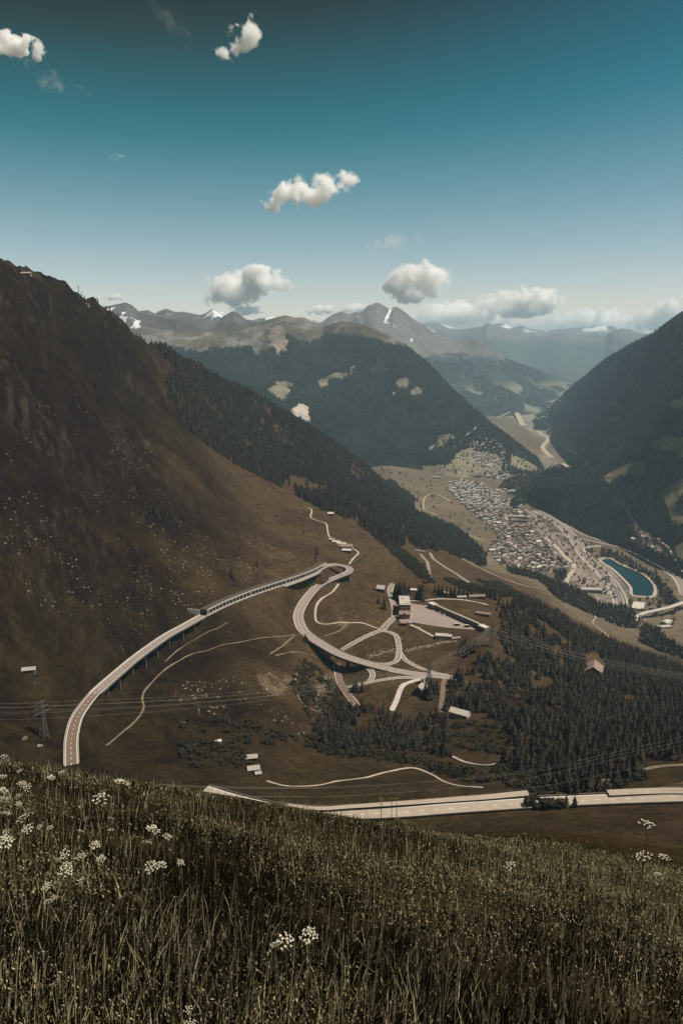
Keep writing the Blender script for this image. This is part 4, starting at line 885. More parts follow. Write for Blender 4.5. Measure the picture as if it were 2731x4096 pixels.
PROTO = {}
def proto(key, me):
    o = bpy.data.objects.new('prototype_' + key, me); PROTO[key] = o; return o
for i in range(3): proto('near%d' % i, pd_mesh('near_conifer', *conifer_crown(31 + i, whorls=8, per=7, rad=.22), M_SPRUCE))
for i in range(2): proto('far%d' % i, small_conifer(41 + i, M_FARSPRUCE))
for i in range(2): proto('mid%d' % i, small_conifer(51 + i, M_SPRUCE))
for i in range(2): proto('bush%d' % i, pd_mesh('bush', *leafy(61 + i, 14, .2, per=4), M_LEAF))
for i in range(2): proto('larch%d' % i, pd_mesh('larch', *leafy(71 + i, 12, .22, 1.2, 4), M_LARCH))
def instancer(name, label, pts, scales, key, widths=None):
    """a wood nobody could count: one object, trees set on its points"""
    pts = np.asarray(pts, np.float32)
    me = bpy.data.meshes.new(name); me.vertices.add(len(pts)); me.vertices.foreach_set('co', pts.ravel())
    a = me.attributes.new('tree_scale', 'FLOAT_VECTOR', 'POINT'); s3 = np.repeat(np.asarray(scales, np.float32)[:, None], 3, 1)
    if widths is not None: s3[:, :2] *= np.asarray(widths, np.float32)[:, None]
    a.data.foreach_set('vector', s3.ravel())
    a = me.attributes.new('tree_turn', 'FLOAT_VECTOR', 'POINT'); rv = np.zeros((len(pts), 3), np.float32); rv[:, 2] = RNG.random(len(pts)) * 6.283; rv[:, :2] = RNG.normal(0, .03, (len(pts), 2)); a.data.foreach_set('vector', rv.ravel())
    o = tag(obj(name, me), kind='stuff', label=label)
    g = bpy.data.node_groups.new(name, 'GeometryNodeTree'); g.interface.new_socket('Geometry', in_out='INPUT', socket_type='NodeSocketGeometry'); g.interface.new_socket('Geometry', in_out='OUTPUT', socket_type='NodeSocketGeometry')
    n = g.nodes; l = g.links; gi = n.new('NodeGroupInput'); go = n.new('NodeGroupOutput'); ip = n.new('GeometryNodeInstanceOnPoints'); oi = n.new('GeometryNodeObjectInfo'); oi.inputs['Object'].default_value = PROTO[key]; oi.inputs['As Instance'].default_value = True
    na = n.new('GeometryNodeInputNamedAttribute'); na.data_type = 'FLOAT_VECTOR'; na.inputs['Name'].default_value = 'tree_scale'
    nb = n.new('GeometryNodeInputNamedAttribute'); nb.data_type = 'FLOAT_VECTOR'; nb.inputs['Name'].default_value = 'tree_turn'
    l.new(gi.outputs[0], ip.inputs['Points']); l.new(oi.outputs['Geometry'], ip.inputs['Instance']); l.new(na.outputs[0], ip.inputs['Scale']); l.new(nb.outputs[0], ip.inputs['Rotation']); l.new(ip.outputs[0], go.inputs[0])
    md = o.modifiers.new('trees', 'NODES'); md.node_group = g; return o

def scatter_ground(polys, rmin, rmax, per_m2, excl=(), pxr=(0, 2731), wobble=10., jitter_seed=0):
    """random points on the ground mesh, even per square metre, kept where they project into the polygons"""
    th0, _ = ray(pxr[0], 2000); th1, _ = ray(pxr[1], 2000)
    area = (float(th1) - float(th0)) * 0.5 * (rmax ** 2 - rmin ** 2); n = int(area * per_m2)
    th = RNG.uniform(float(th0), float(th1), n); r_ = np.sqrt(RNG.uniform(rmin ** 2, rmax ** 2, n)); z_ = ground(th, np.log(r_))
    x, y = r_ * np.sin(th), r_ * np.cos(th); px, py = project(x, y, z_); wb = wobble * fbm(x / 30, y / 30, 3, 131)
    m = np.zeros(n, bool)
    for p in polys: m |= inpoly(px + wb, py + wb * .6, p)
    for p in excl: m &= ~inpoly(px + wb * 1.3, py + wb * .9, p)
    return np.stack([x, y, z_], 1)[m]
def scatter_mass(name, per_m2, keep, vmax=None, lim=None):
    X, Y, Zg, nc = MASS[name]; X = X[:, :nc + 3]; Y = Y[:, :nc + 3]; Zg = Zg[:, :nc + 3]
    ax = X[1:, :-1] - X[:-1, :-1]; ay = Y[1:, :-1] - Y[:-1, :-1]; bx_ = X[:-1, 1:] - X[:-1, :-1]; by_ = Y[:-1, 1:] - Y[:-1, :-1]
    A = np.abs(ax * by_ - ay * bx_); n = int(A.sum() * per_m2); cdf = np.cumsum(A.ravel()) / A.sum()
    q = np.searchsorted(cdf, RNG.random(n)); i, j = np.unravel_index(np.minimum(q, A.size - 1), A.shape); u = RNG.random(n); v = RNG.random(n)
    def bl(F): return (F[i, j] * (1 - u) + F[i + 1, j] * u) * (1 - v) + (F[i, j + 1] * (1 - u) + F[i + 1, j + 1] * u) * v
    x, y, z_ = bl(X), bl(Y), bl(Zg); px, py = project(x, y, z_); m = keep(x, y, px, py) & (px > -120) & (px < 2850)
    zg = ground_xy(x, y); m &= z_ > zg - 2
    return np.stack([x, y, z_], 1)[m]
# --- woods
F_LEFT = [(560, 1290), (640, 1360), (800, 1450), (1000, 1560), (1200, 1680), (1400, 1805), (1500, 1875), (1590, 1945), (1670, 2005), (1630, 2036), (1700, 2065), (1819, 2109), (1900, 2175), (1938, 2220), (1923, 2260), (1854, 2234), (1749, 2198), (1660, 2190), (1622, 2150), (1600, 2185), (1540, 2170), (1440, 2100), (1360, 2068), (1270, 2030), (1130, 1955), (1045, 1912), (950, 1866), (870, 1815), (800, 1765), (714, 1672), (690, 1600), (680, 1530), (720, 1480), (640, 1420)]
F_LEFT_GAP = [[(1600, 2105), (1625, 2090), (1650, 2110), (1640, 2160), (1605, 2170)], [(1150, 1900), (1230, 1915), (1280, 1960), (1240, 1975), (1180, 1950)]]
F_GROVE = [(600, 2050), (700, 2060), (760, 2040), (850, 2075), (845, 2140), (800, 2165), (730, 2160), (700, 2110), (640, 2085)]
F_SHELF = [(2002, 2470), (2040, 2430), (2085, 2385), (2132, 2395), (2174, 2440), (2227, 2457), (2275, 2496), (2334, 2526), (2394, 2555), (2453, 2579), (2512, 2591), (2590, 2603), (2731, 2656), (2850, 2690), (2850, 3060), (2731, 3040), (2600, 3068), (2480, 3130), (2380, 3170), (2250, 3185), (2130, 3150), (2010, 3050), (2050, 2960), (2000, 2880), (1900, 2850), (1800, 2900), (1760, 2860), (1790, 2800), (1790, 2740), (1830, 2690), (1900, 2640), (1960, 2620), (1995, 2560)]
F_SHELF_EX = [[(1890, 2570), (1960, 2575), (2080, 2650), (2050, 2665), (1960, 2625), (1900, 2625)], [(2005, 2765), (2060, 2750), (2115, 2790), (2110, 2830), (2030, 2850), (2000, 2800)], [(2340, 2625), (2385, 2600), (2412, 2640), (2425, 2680), (2400, 2722), (2335, 2712)], [(2130, 2715), (2210, 2720), (2210, 2775), (2130, 2770)], [(1790, 2880), (2020, 2890), (2040, 2960), (1990, 3010), (1790, 2990)], [(1795, 2835), (1870, 2840), (1860, 2900), (1790, 2890)]]
F_LOWER = [(1310, 2850), (1440, 2820), (1540, 2845), (1640, 2885), (1760, 2850), (1810, 2900), (1830, 2990), (1800, 3040), (1700, 3010), (1480, 3000), (1300, 2985), (1250, 2940)]
F_EDGE = [(2150, 2318), (2200, 2330), (2260, 2340), (2330, 2372), (2400, 2420), (2500, 2430), (2560, 2470), (2540, 2520), (2480, 2510), (2400, 2475), (2300, 2430), (2230, 2400)]
F_EDGE2 = [(2560, 2520), (2620, 2510), (2660, 2560), (2731, 2600), (2850, 2620), (2850, 2650), (2731, 2640), (2620, 2600), (2560, 2570)]
F_LAKE = [(2405, 2192), (2480, 2218), (2560, 2270), (2640, 2320), (2690, 2380), (2720, 2440), (2660, 2420), (2640, 2380), (2610, 2325), (2560, 2295), (2500, 2268), (2445, 2238), (2400, 2230)]
F_STATION = [(2215, 2290), (2270, 2275), (2262, 2320), (2225, 2345)]
F_TOWN = [(2020, 2270), (2090, 2280), (2160, 2300), (2200, 2330), (2140, 2320), (2040, 2295)]
F_GORGE = [(1990, 1960), (2030, 1915), (2080, 1900), (2150, 1890), (2240, 1860), (2260, 1885), (2130, 1960), (2110, 1985), (2040, 1985)]
GAPS = C_CLEAR
leftw = np.concatenate([scatter_ground([F_LEFT], 1150, 3700, 1 / 42., F_LEFT_GAP, (400, 2000), 48), scatter_ground([[(250, 1090), (400, 1180), (560, 1290), (640, 1360), (660, 1430), (560, 1380), (440, 1290), (330, 1215)]], 1300, 2300, 1 / 330., (), (200, 700), 10)])
dens = fbm(leftw[:, 0] / 60, leftw[:, 1] / 60, 3, 141); leftw = leftw[dens + RNG.normal(0, .1, len(dens)) > -0.30]
hs = RNG.uniform(13, 25, len(leftw)) * np.where(project(*leftw.T)[0] < 640, .5, 1.) * (1 - 0.3 * (RNG.random(len(leftw)) < .3)); sel = RNG.random(len(leftw)) < .22
instancer('spruce_forest', 'dense spruce forest on the shoulder of the left mountain', leftw[~sel], hs[~sel], 'mid0', RNG.uniform(.75, 1.1, (~sel).sum())); instancer('larch_forest', 'lighter larches mixed into the forest of the left mountain', leftw[sel], hs[sel] * .8, 'larch0', RNG.uniform(.4, .6, sel.sum()))
cm = scatter_mass('centre_mountain', 1 / 120., forested_centre); h_ = RNG.uniform(14, 27, len(cm)); sel = RNG.random(len(cm)) < .5
lf = (RNG.random(len(cm)) < .35) & (fbm(cm[:, 0] / 170, cm[:, 1] / 170, 3, 145) > .12); instancer('larch_stands', 'paler larch stands in the centre mountain forest', cm[lf], h_[lf] * .85, 'larch1', RNG.uniform(.6, .9, lf.sum())); cm, h_, sel = cm[~lf], h_[~lf], sel[~lf]
instancer('mountain_forest', 'blue-green spruce forest covering the centre mountain', cm[sel], h_[sel], 'far0', RNG.uniform(.9, 1.5, sel.sum())); instancer('mountain_forest', 'darker spruces of the centre mountain forest', cm[~sel], h_[~sel], 'far1', RNG.uniform(.8, 1.4, (~sel).sum()))
rm = scatter_mass('right_mountain', 1 / 130., lambda x, y, px, py: forested_right(x, y, px, py)); rm = rm[rm[:, 2] < 140 + 60 * fbm(rm[:, 0] / 200, rm[:, 1] / 200, 2, 143)]
lf = (RNG.random(len(rm)) < .35) & (fbm(rm[:, 0] / 170, rm[:, 1] / 170, 3, 147) > .14); instancer('larch_stands', 'paler larch stands on the right-hand mountainside', rm[lf], RNG.uniform(11, 20, lf.sum()), 'larch0', RNG.uniform(.6, .9, lf.sum())); rm = rm[~lf]
instancer('mountain_forest', 'forest on the right-hand mountainside', rm, RNG.uniform(14, 26, len(rm)), 'far1', RNG.uniform(.9, 1.5, len(rm)))
ws = scatter_mass('wooded_spur', 1 / 75., forested_right); sel = RNG.random(len(ws)) < .2
instancer('spur_forest', 'dark spruce wood on the lower right spur', ws[~sel], RNG.uniform(14, 25, (~sel).sum()), 'far0', RNG.uniform(.9, 1.3, (~sel).sum())); instancer('spur_forest', 'broadleaved trees at the foot of the right spur', ws[sel], RNG.uniform(9, 15, sel.sum()), 'larch1', RNG.uniform(.6, .9, sel.sum()))
pk = scatter_mass('pointed_peak', 1 / 420., lambda x, y, px, py: (fbm(x / 420, y / 420, 3, 103) < .16)); pk = pk[pk[:, 2] < -120 + 160 * fbm(pk[:, 0] / 350, pk[:, 1] / 350, 4, 101)]
instancer('mountain_forest', 'distant forest below the pointed peak', pk, RNG.uniform(16, 28, len(pk)), 'far0', RNG.uniform(1.4, 2.2, len(pk)))
val = np.concatenate([scatter_ground([F_EDGE, F_EDGE2, F_LAKE, F_STATION], 1300, 3200, 1 / 75., (LAKE,), (2100, 2850), 8), scatter_ground([F_GORGE, F_TOWN], 1900, 5200, 1 / 110., (), (1900, 2400), 8)])
sel = RNG.random(len(val)) < .35
instancer('valley_wood', 'dark conifers along the valley road and the reservoir', val[~sel], RNG.uniform(11, 20, (~sel).sum()), 'mid1', RNG.uniform(.9, 1.3, (~sel).sum())); instancer('valley_wood', 'broadleaved trees along the valley road and the reservoir', val[sel], RNG.uniform(8, 13, sel.sum()), 'larch1', RNG.uniform(.7, 1, sel.sum()))
# hedges and garden trees among the roofs and on the valley meadow
tn = scatter_ground([TOWN, VILL], 2100, 4400, 1 / 430., (), (1700, 2350), 8); sp = scatter_ground([[(1450, 1850), (1780, 1930), (1960, 2120), (1940, 2180), (1700, 2010), (1640, 2000)]], 2500, 4400, 1 / 5200., (), (1400, 2000), 20)
fl = scatter_ground([[(2130, 2040), (2400, 2200), (2480, 2400), (2300, 2385), (2280, 2250), (2130, 2100)], [(2480, 2400), (2640, 2400), (2731, 2500), (2600, 2560), (2500, 2500)], [(2420, 2210), (2660, 2300), (2700, 2420), (2640, 2400)]], 1600, 3600, 1 / 800., (LAKE,), (2100, 2760), 10)
tn = np.concatenate([tn, sp, fl]); instancer('garden_trees', 'scattered garden trees among the town roofs', tn, RNG.uniform(6, 13, len(tn)), 'larch0', RNG.uniform(.6, 1.1, len(tn)))
cf = scatter_mass('centre_mountain', 1 / 900., lambda x, y, px, py: many(px, py, C_CLEAR, 6 * fbm(x / 60, y / 60, 2, 151)) & (py > 1700)); instancer('garden_trees', 'scattered trees on the fields around the upper village', cf, RNG.uniform(7, 14, len(cf)), 'larch1', RNG.uniform(.6, 1., len(cf)))
# scrub
scr = scatter_ground(SCRUB + [F_SHELF_EX[4], F_SHELF_EX[1]], 480, 1150, 1 / 11., (), (600, 2200), 55); scr = scr[fbm(scr[:, 0] / 22, scr[:, 1] / 22, 3, 167) + RNG.normal(0, .15, len(scr)) > -.12]; instancer('scrub', 'dark alder scrub in the stream gully', scr, RNG.uniform(1.5, 4.5, len(scr)), 'bush0', RNG.uniform(.9, 1.6, len(scr)))
F_BANK = [[(1480, 2060), (1600, 2190), (1690, 2260), (1730, 2330), (1700, 2340), (1650, 2290), (1590, 2240), (1520, 2170), (1430, 2100)], [(1900, 2320), (2000, 2390), (2090, 2380), (2000, 2330)], [(1760, 2310), (1860, 2370), (1990, 2400), (1960, 2360), (1850, 2330)], [(1260, 2930), (1480, 3000), (1700, 3040), (1990, 3120), (1900, 3140), (1640, 3060), (1250, 3010)]]
bk = scatter_ground(F_BANK, 480, 2400, 1 / 26., (), (1200, 2150), 16); instancer('scrub', 'leafy scrub on the steep bank below the farm', bk, RNG.uniform(2, 6.5, len(bk)), 'bush1', RNG.uniform(.8, 1.3, len(bk)))
sl = scatter_ground([[(-60, 1150), (300, 1250), (640, 1500), (1300, 2050), (1500, 2250), (1280, 2250), (800, 2440), (300, 2700), (-60, 2800)]], 520, 2000, 1 / 110., (), (0, 1500), 20); sl = sl[fbm(sl[:, 0] / 70, sl[:, 1] / 70, 3, 161) > 0.02]
instancer('scrub', 'low dark juniper dotted over the left slope', sl, RNG.uniform(.5, 2.6, len(sl)) * RNG.uniform(.6, 1.2, len(sl)), 'bush0', RNG.uniform(1, 1.8, len(sl)))
tu = scatter_ground([[(-100, 2500), (300, 2300), (1400, 2200), (1900, 2400), (2100, 2600), (2850, 2900), (2850, 3500), (1900, 3500), (0, 3300), (-100, 2900)]], 190, 1150, 1 / 14., (PLATZ,), (-60, 2790), 30)
tk = fbm(tu[:, 0] / 35, tu[:, 1] / 35, 3, 165) + RNG.normal(0, .2, len(tu)) > .05
for q_ in (LOWROAD, ROAD3):
    ra = np.array([(p.x, p.y) for p in q_[::3]])
    for i0 in range(0, len(tu), 4000): tk[i0:i0 + 4000] &= ((tu[i0:i0 + 4000, None, :2] - ra[None]) ** 2).sum(-1).min(1) > 110
tu = tu[tk]; instancer('heath_tufts', 'tufts of coarse grass and heath dotting the slopes', tu, RNG.uniform(.25, .9, len(tu)), 'bush1', RNG.uniform(1, 2.2, len(tu)))
rb = scatter_ground([[(1990, 3060), (2150, 3120), (2330, 3160), (2480, 3110), (2620, 3060), (2640, 3090), (2500, 3150), (2350, 3185), (2130, 3185), (1960, 3120)]], 380, 560, 1 / 16., (), (1900, 2700), 10); instancer('scrub', 'bushes between the near wood and the lower road', rb, RNG.uniform(1.5, 5, len(rb)), 'bush1', RNG.uniform(.9, 1.4, len(rb)))
# --- trees one can pick out: the largest ones are single things
single = np.concatenate([scatter_ground([F_SHELF, F_LOWER], 430, 1350, 1 / 15., F_SHELF_EX, (1200, 2850), 9)])
gp_ = fbm(single[:, 0] / 26, single[:, 1] / 26, 3, 169) + RNG.normal(0, .12, len(single)) > -.16; single = single[gp_]
hh = RNG.uniform(5, 18, len(single)) * RNG.uniform(.8, 1.05, len(single)) * np.where(project(*single.T)[0] < 1830, 0.8, 1.0); spx, spy = project(single[:, 0], single[:, 1], single[:, 2]); dist = np.linalg.norm(single, axis=1)
# thin by minimum spacing
order = np.argsort(dist); keep = []; cell = {}
for i in order:
    a, b = int(single[i, 0] // 4), int(single[i, 1] // 4); ok = True
    for da in (-1, 0, 1):
        for db in (-1, 0, 1):
            for j in cell.get((a + da, b + db), ()):
                if (single[i, 0] - single[j, 0]) ** 2 + (single[i, 1] - single[j, 1]) ** 2 < 9.0: ok = False
    if ok: keep.append(i); cell.setdefault((a, b), []).append(i)
keep = np.array(keep); rank = keep[np.argsort(-(hh[keep] / dist[keep]) * ((spx[keep] > 0) & (spx[keep] < 2731)))]
BIG = 205
big, rest = rank[:BIG], rank[BIG:]
for q in range(3):
    s_ = rest[q::3]; instancer('spruce_wood', ('dark spruce wood on the near shelf', 'paler spruces in the wood on the near shelf', 'shadowy spruces filling the wood on the near shelf')[q], single[s_], hh[s_], 'near%d' % q, RNG.uniform(1.15, 1.7, len(s_)))
ORD = ['leftmost', 'second', 'third', 'fourth', 'fifth', 'sixth', 'seventh', 'eighth', 'ninth', 'tenth', 'eleventh', 'twelfth', 'thirteenth', 'fourteenth', 'fifteenth', 'sixteenth', 'seventeenth', 'eighteenth', 'nineteenth', 'twentieth']
ORD += ['twenty-' + q for q in ('first', 'second', 'third', 'fourth', 'fifth', 'sixth', 'seventh', 'eighth', 'ninth')] + ['thirtieth'] + ['thirty-' + q for q in ('first', 'second', 'third', 'fourth', 'fifth', 'sixth', 'seventh', 'eighth', 'ninth')] + ['fortieth']
def row_word(k_): return nth(k_).replace('leftmost', 'first')
def nth(k_):
    if k_ < len(ORD): return ORD[k_]
    s_ = 'th' if 10 <= (k_ + 1) % 100 <= 20 else {1: 'st', 2: 'nd', 3: 'rd'}.get((k_ + 1) % 10, 'th'); return '%d%s' % (k_ + 1, s_)
NTREE = 0
def spruce(p, h, label, wd=1.0, group=None, name='spruce_tree', crown=None):
    global NTREE
    t = empty(name, p, random.uniform(0, 6.28), label, 'tree', group); t.scale = (h * wd, h * wd, h)
    NTREE += 1
    obj('trunk', TRUNK, t); obj('crown', crown or CROWNS[NTREE % len(CROWNS)], t); return t
def bush(p, s_, label, group=None, wd=1.2, name='bush'):
    t = empty(name, p, random.uniform(0, 6.28), label, 'bush', group); t.scale = (s_ * wd, s_ * wd, s_)
    obj('stem', STEM, t); obj('foliage', BUSH[random.randrange(3)], t); return t
bands = {}
for i in big:
    px, py = spx[i], spy[i]
    where = 'right near wood' if px > 2250 else ('middle near wood' if px > 1850 else 'grove below the junction')
    row = int((py - 2800) // 45); bands.setdefault((where, row), []).append(i)
rowname = {}
for (where, row), L_ in sorted(bands.items(), key=lambda q: (q[0][0], -q[0][1])):
    rn = rowname.setdefault(where, 0); rowname[where] += 1
    for k_, i in enumerate(sorted(L_, key=lambda j: spx[j])):
        spruce(single[i] - np.array((0, 0, .4)), hh[i], 'dark spruce, %s from left in the %s row of the %s' % (nth(k_), row_word(rn), where), RNG.uniform(1.15, 1.6), 'single spruces of the near woods')
def pt(a, b): q = hit_any(a, b); return q
CL = [('dark spruce in the tall clump behind the barracks', [(1578, 2395, 28), (1592, 2400, 30), (1606, 2402, 32), (1622, 2398, 30), (1634, 2390, 27), (1598, 2380, 30), (1615, 2378, 28), (1585, 2378, 26)]),
      ('dark spruce in the pair right of the barracks roof', [(1670, 2398, 27), (1686, 2400, 30), (1678, 2385, 26), (1690, 2378, 24)]),
      ('spruce in the row along the camp road', [(1738, 2372, 17), (1752, 2382, 22), (1768, 2385, 24), (1785, 2388, 22), (1800, 2388, 23), (1818, 2390, 25), (1835, 2390, 24), (1852, 2390, 22), (1868, 2388, 20), (1884, 2386, 18), (1915, 2388, 20), (1932, 2390, 21), (1948, 2392, 20), (1962, 2395, 21), (1980, 2400, 20), (2000, 2402, 18)]),
      ('spruce on the bank between yard and slope', [(1994, 2420, 18), (2010, 2432, 19), (2026, 2440, 20), (2042, 2452, 20), (1985, 2445, 12), (2050, 2425, 22)]),
      ('spruce in the pair on the junction island', [(1424, 2765, 20), (1448, 2768, 18), (1412, 2764, 13)]),
      ('dark spruce beside the chalet below the junction', [(1700, 2790, 24), (1716, 2798, 26), (1732, 2790, 24), (1745, 2780, 22), (1690, 2770, 20), (1722, 2770, 22)]),
      ('spruce in the clump below the parade ground', [(1835, 2620, 20), (1852, 2612, 22), (1868, 2625, 20), (1880, 2605, 19), (1895, 2610, 21), (1862, 2590, 19), (1900, 2590, 17), (1845, 2600, 18)])]
for lb, L_ in CL:
    for k_, (a, b, h) in enumerate(sorted(L_)):
        spruce(pt(a, b), h * 0.86, '%s, %s from left' % (lb, nth(k_)), random.uniform(1.0, 1.35), lb)
spruce(pt(1536, 2438), 22, 'lone pointed spruce on the grass left of the barracks', 1.05); spruce(pt(1512, 2414), 9, 'small tree beside the lone pointed spruce', 1.9)
spruce(pt(1267, 2220), 15, 'lone dark spruce above the hairpin', 1.3); spruce(pt(1262, 2240), 8, 'stubby dark tree just below the lone spruce above the hairpin', 1.6)
spruce(pt(1214, 2133), 9, 'small spruce high on the open slope above the hairpin', 1.2); spruce(pt(928, 2310), 16, 'dark spruce on the slope above the gallery', 1.2); spruce(pt(936, 2325), 10, 'lower companion of the spruce above the gallery', 1.3)
spruce(pt(1028, 2268), 10, 'small spruce beside the pale runnel above the gallery', 1.2); spruce(pt(1222, 2566), 11, 'dark round tree at the abutment of the junction viaduct', 1.9); spruce(pt(1218, 2062), 8, 'small spruce by the zigzag path near the wood', 1.2)
for k_, (a, b, h) in enumerate([(885, 2235, 8), (1172, 2280, 6), (960, 2200, 7), (1015, 2180, 8), (930, 2100, 8), (905, 2122, 9)]): spruce(pt(a, b), h, 'little spruce dotted on the open slope, %s from the farm' % nth(5 - k_).replace('leftmost', 'first'), 1.3, 'little spruces on the open slope')
gv = scatter_ground([F_GROVE], 700, 1500, 1 / 40., (), (500, 950), 6)
for k_, p in enumerate(sorted(gv.tolist())[:34]): spruce(Vector(p), random.uniform(9, 17), 'dark spruce in the compact grove on the left slope, %s from left' % nth(k_), 1.15, 'grove on the left slope')
for k_, (a, b, s_) in enumerate([(2120, 3222, 7), (2150, 3228, 8), (2185, 3232, 7), (2215, 3228, 6), (2240, 3226, 6)]): bush(pt(a, b), s_, 'round dark bush against the lower road, %s from left' % nth(k_), 'bushes against the lower road')
spruce(pt(2262, 3226), 8, 'small pointed fir on the near kerb of the lower road', 1.4); spruce(pt(2296, 3226), 7.5, 'second small pointed fir on the near kerb of the lower road', 1.5)

# ------------------------------------------------------------------ buildings
M_WALL = plain('cream_render', (0.55, 0.48, 0.40), 0.9, 0.15, 0.3); M_WALLW = plain('white_render', (0.68, 0.63, 0.56), 0.9, 0.12, 0.3); M_REDWALL = plain('faded_red_render', (0.26, 0.14, 0.125), 0.9, 0.18, 0.25)
M_WOOD = plain('dark_timber', (0.085, 0.055, 0.038), 0.9, 0.25, 1.5); M_ROOFR = plain('faded_red_roof', (0.30, 0.205, 0.17), 0.85, 0.2, 0.4); M_ROOFG = plain('grey_slab_roof', (0.42, 0.37, 0.32), 0.85, 0.2, 0.4)
M_ROOFD = plain('dark_brown_roof', (0.13, 0.09, 0.075), 0.85, 0.25, 0.4); M_ROOFW = plain('pale_sheet_roof', (0.62, 0.56, 0.49), 0.7, 0.1, 0.3); M_ROOFF = plain('flat_gravel_roof', (0.50, 0.44, 0.39), 0.95, 0.12, 0.3)
M_ROOFB = plain('mid_brown_roof', (0.24, 0.175, 0.14), 0.85, 0.25, 0.4)
M_GLASS = plain('dark_window_glass', (0.03, 0.035, 0.04), 0.25, 0.1, 1.0, spec=0.6)
UPV = Vector((0, 0, 1))
def local(p, rz): 
    t = Vector((math.cos(rz), math.sin(rz), 0)); n_ = Vector((-math.sin(rz), math.cos(rz), 0)); return t, n_
def windows(t, wl_, face, n, z0, w_, h_, rows=1, dz=3.0, mat=None):
    """windows on the local -y ('f'), +x ('r') or -x ('l') wall of a building of size wl_"""
    L_, D, H = wl_
    for r_ in range(rows):
        for i in range(n):
            if face == 'f':
                x = -L_ / 2 + L_ * (i + .5) / n; c = (x, -D / 2 - 0.02, z0 + r_ * dz); d = (w_, 0.12, h_)
            elif face == 'r': c = (L_ / 2 + 0.02, -D / 2 + D * (i + .5) / n, z0 + r_ * dz); d = (0.12, w_, h_)
            else: c = (-L_ / 2 - 0.02, -D / 2 + D * (i + .5) / n, z0 + r_ * dz); d = (0.12, w_, h_)
            wv = MB().box(c, d).build('window', mat or M_GLASS, t)
def gabled(name, label, p, rz, size, rise, wall, roof, cat='house', win=2, chim=False, group=None, over=0.5):
    t = empty(name, p, rz, label, cat, group); L_, D, H = size
    MB().pentagon((0, 0, -1.5), (L_, D, H + 1.5), rise).build('wall', wall, t)
    rf = MB().gable((0, 0, H), (L_, D), rise, 0, over, .25).build('roof', roof, t)
    if chim: MB().box((L_ * .2, D * .12, H + rise), (.8, .8, 1.8)).build('chimney', M_WALL, rf)
    if win:
        windows(t, size, 'f', win, H * .55, 1.0, 1.2)
        MB().box((L_ * .08, -D / 2 - .03, 1.0), (1.0, .14, 2.0)).build('door', M_WOOD, t)
        windows(t, size, 'r', max(1, win - 1), H * .55, .9, 1.1)
    return t
def flat(name, label, p, rz, size, wall, roof, cat='building', win=3, rows=1):
    t = empty(name, p, rz, label, cat); L_, D, H = size
    MB().box((0, 0, H / 2 - .75), (L_, D, H + 1.5)).build('wall', wall, t)
    rf = MB().box((0, 0, H + .2), (L_ + .5, D + .5, .4)).build('roof', roof, t)
    e = MB()
    for x, y, a, b in ((0, D / 2 + .1, L_ + .7, .3), (0, -D / 2 - .1, L_ + .7, .3), (L_ / 2 + .1, 0, .3, D), (-L_ / 2 - .1, 0, .3, D)): e.box((x, y, H + .45), (a, b, .5))
    e.build('roof_edge', M_CONCRETE, rf)
    if win: windows(t, size, 'f', win, H * .35 if rows > 1 else H * .55, 1.1, 1.3, rows)
    return t
# barracks: tall flat-roofed block with the lower reddish house in front of it
fb = at_z(1616, 2479, -377.6); thb = math.atan2(fb.x, fb.y); dirb = Vector((math.sin(thb), math.cos(thb), 0)); rzb = -thb + R(3)
bt = flat('barracks', 'tall flat-roofed barracks block behind the reddish gabled house', fb + dirb * 36, rzb, (15.5, 40, 16.5), M_REDWALL, M_ROOFF, 'building', 6, 4)
MB().box((3, -13, 17.4), (7, 3, 1.4)).build('roof_hatch', M_CONCRETE, bt); MB().box((-3, 8, 17.2), (2, 2, 1.2)).build('roof_vent', M_CONC_DARK, bt)
for k_ in range(3): MB().box((0, -20.05, 5 + 4 * k_), (15.6, .16, .5)).build('facade_band', M_CONCRETE, bt)
gh = gabled('gabled_house', 'reddish gabled house joined to the front of the barracks', fb + dirb * 7.5, rzb, (15, 11, 7.5), 3.2, M_REDWALL, M_ROOFR, 'house', 4, True)
MB().pentagon((0, -4.5, 0), (5, 5, 7.5), 2.4, math.pi / 2).build('front_bay', M_REDWALL, gh); MB().gable((0, -4.5, 7.5), (5, 5), 2.4, math.pi / 2, .3).build('bay_roof', M_ROOFR, gh)
MB().box((-1.0, -7.15, 1.2), (1.4, .15, 2.4)).build('entrance_door', M_WOOD, gh)
gabled('kiosk', 'small red-roofed kiosk in front of the reddish house', at_z(1616, 2499, -378), rzb, (8, 6, 3.6), 1.6, M_WOOD, M_ROOFR, 'hut', 2)
flat('shed', 'flat-roofed shed beside the lane below the yard', pt(1766, 2551), R(-8), (17, 10, 4), M_WALL, M_ROOFF, 'shed', 3)
flat('shed', 'small flat annex at the right end of the flat-roofed shed', pt(1793, 2553), R(-8), (9, 8, 3.6), M_WALL, M_ROOFF, 'shed', 2)
gabled('house', 'small house with a steep pale roof above the barracks road', pt(1524, 2364), R(-25), (13, 9, 5), 4.5, M_WOOD, M_ROOFW, 'house', 3, True)
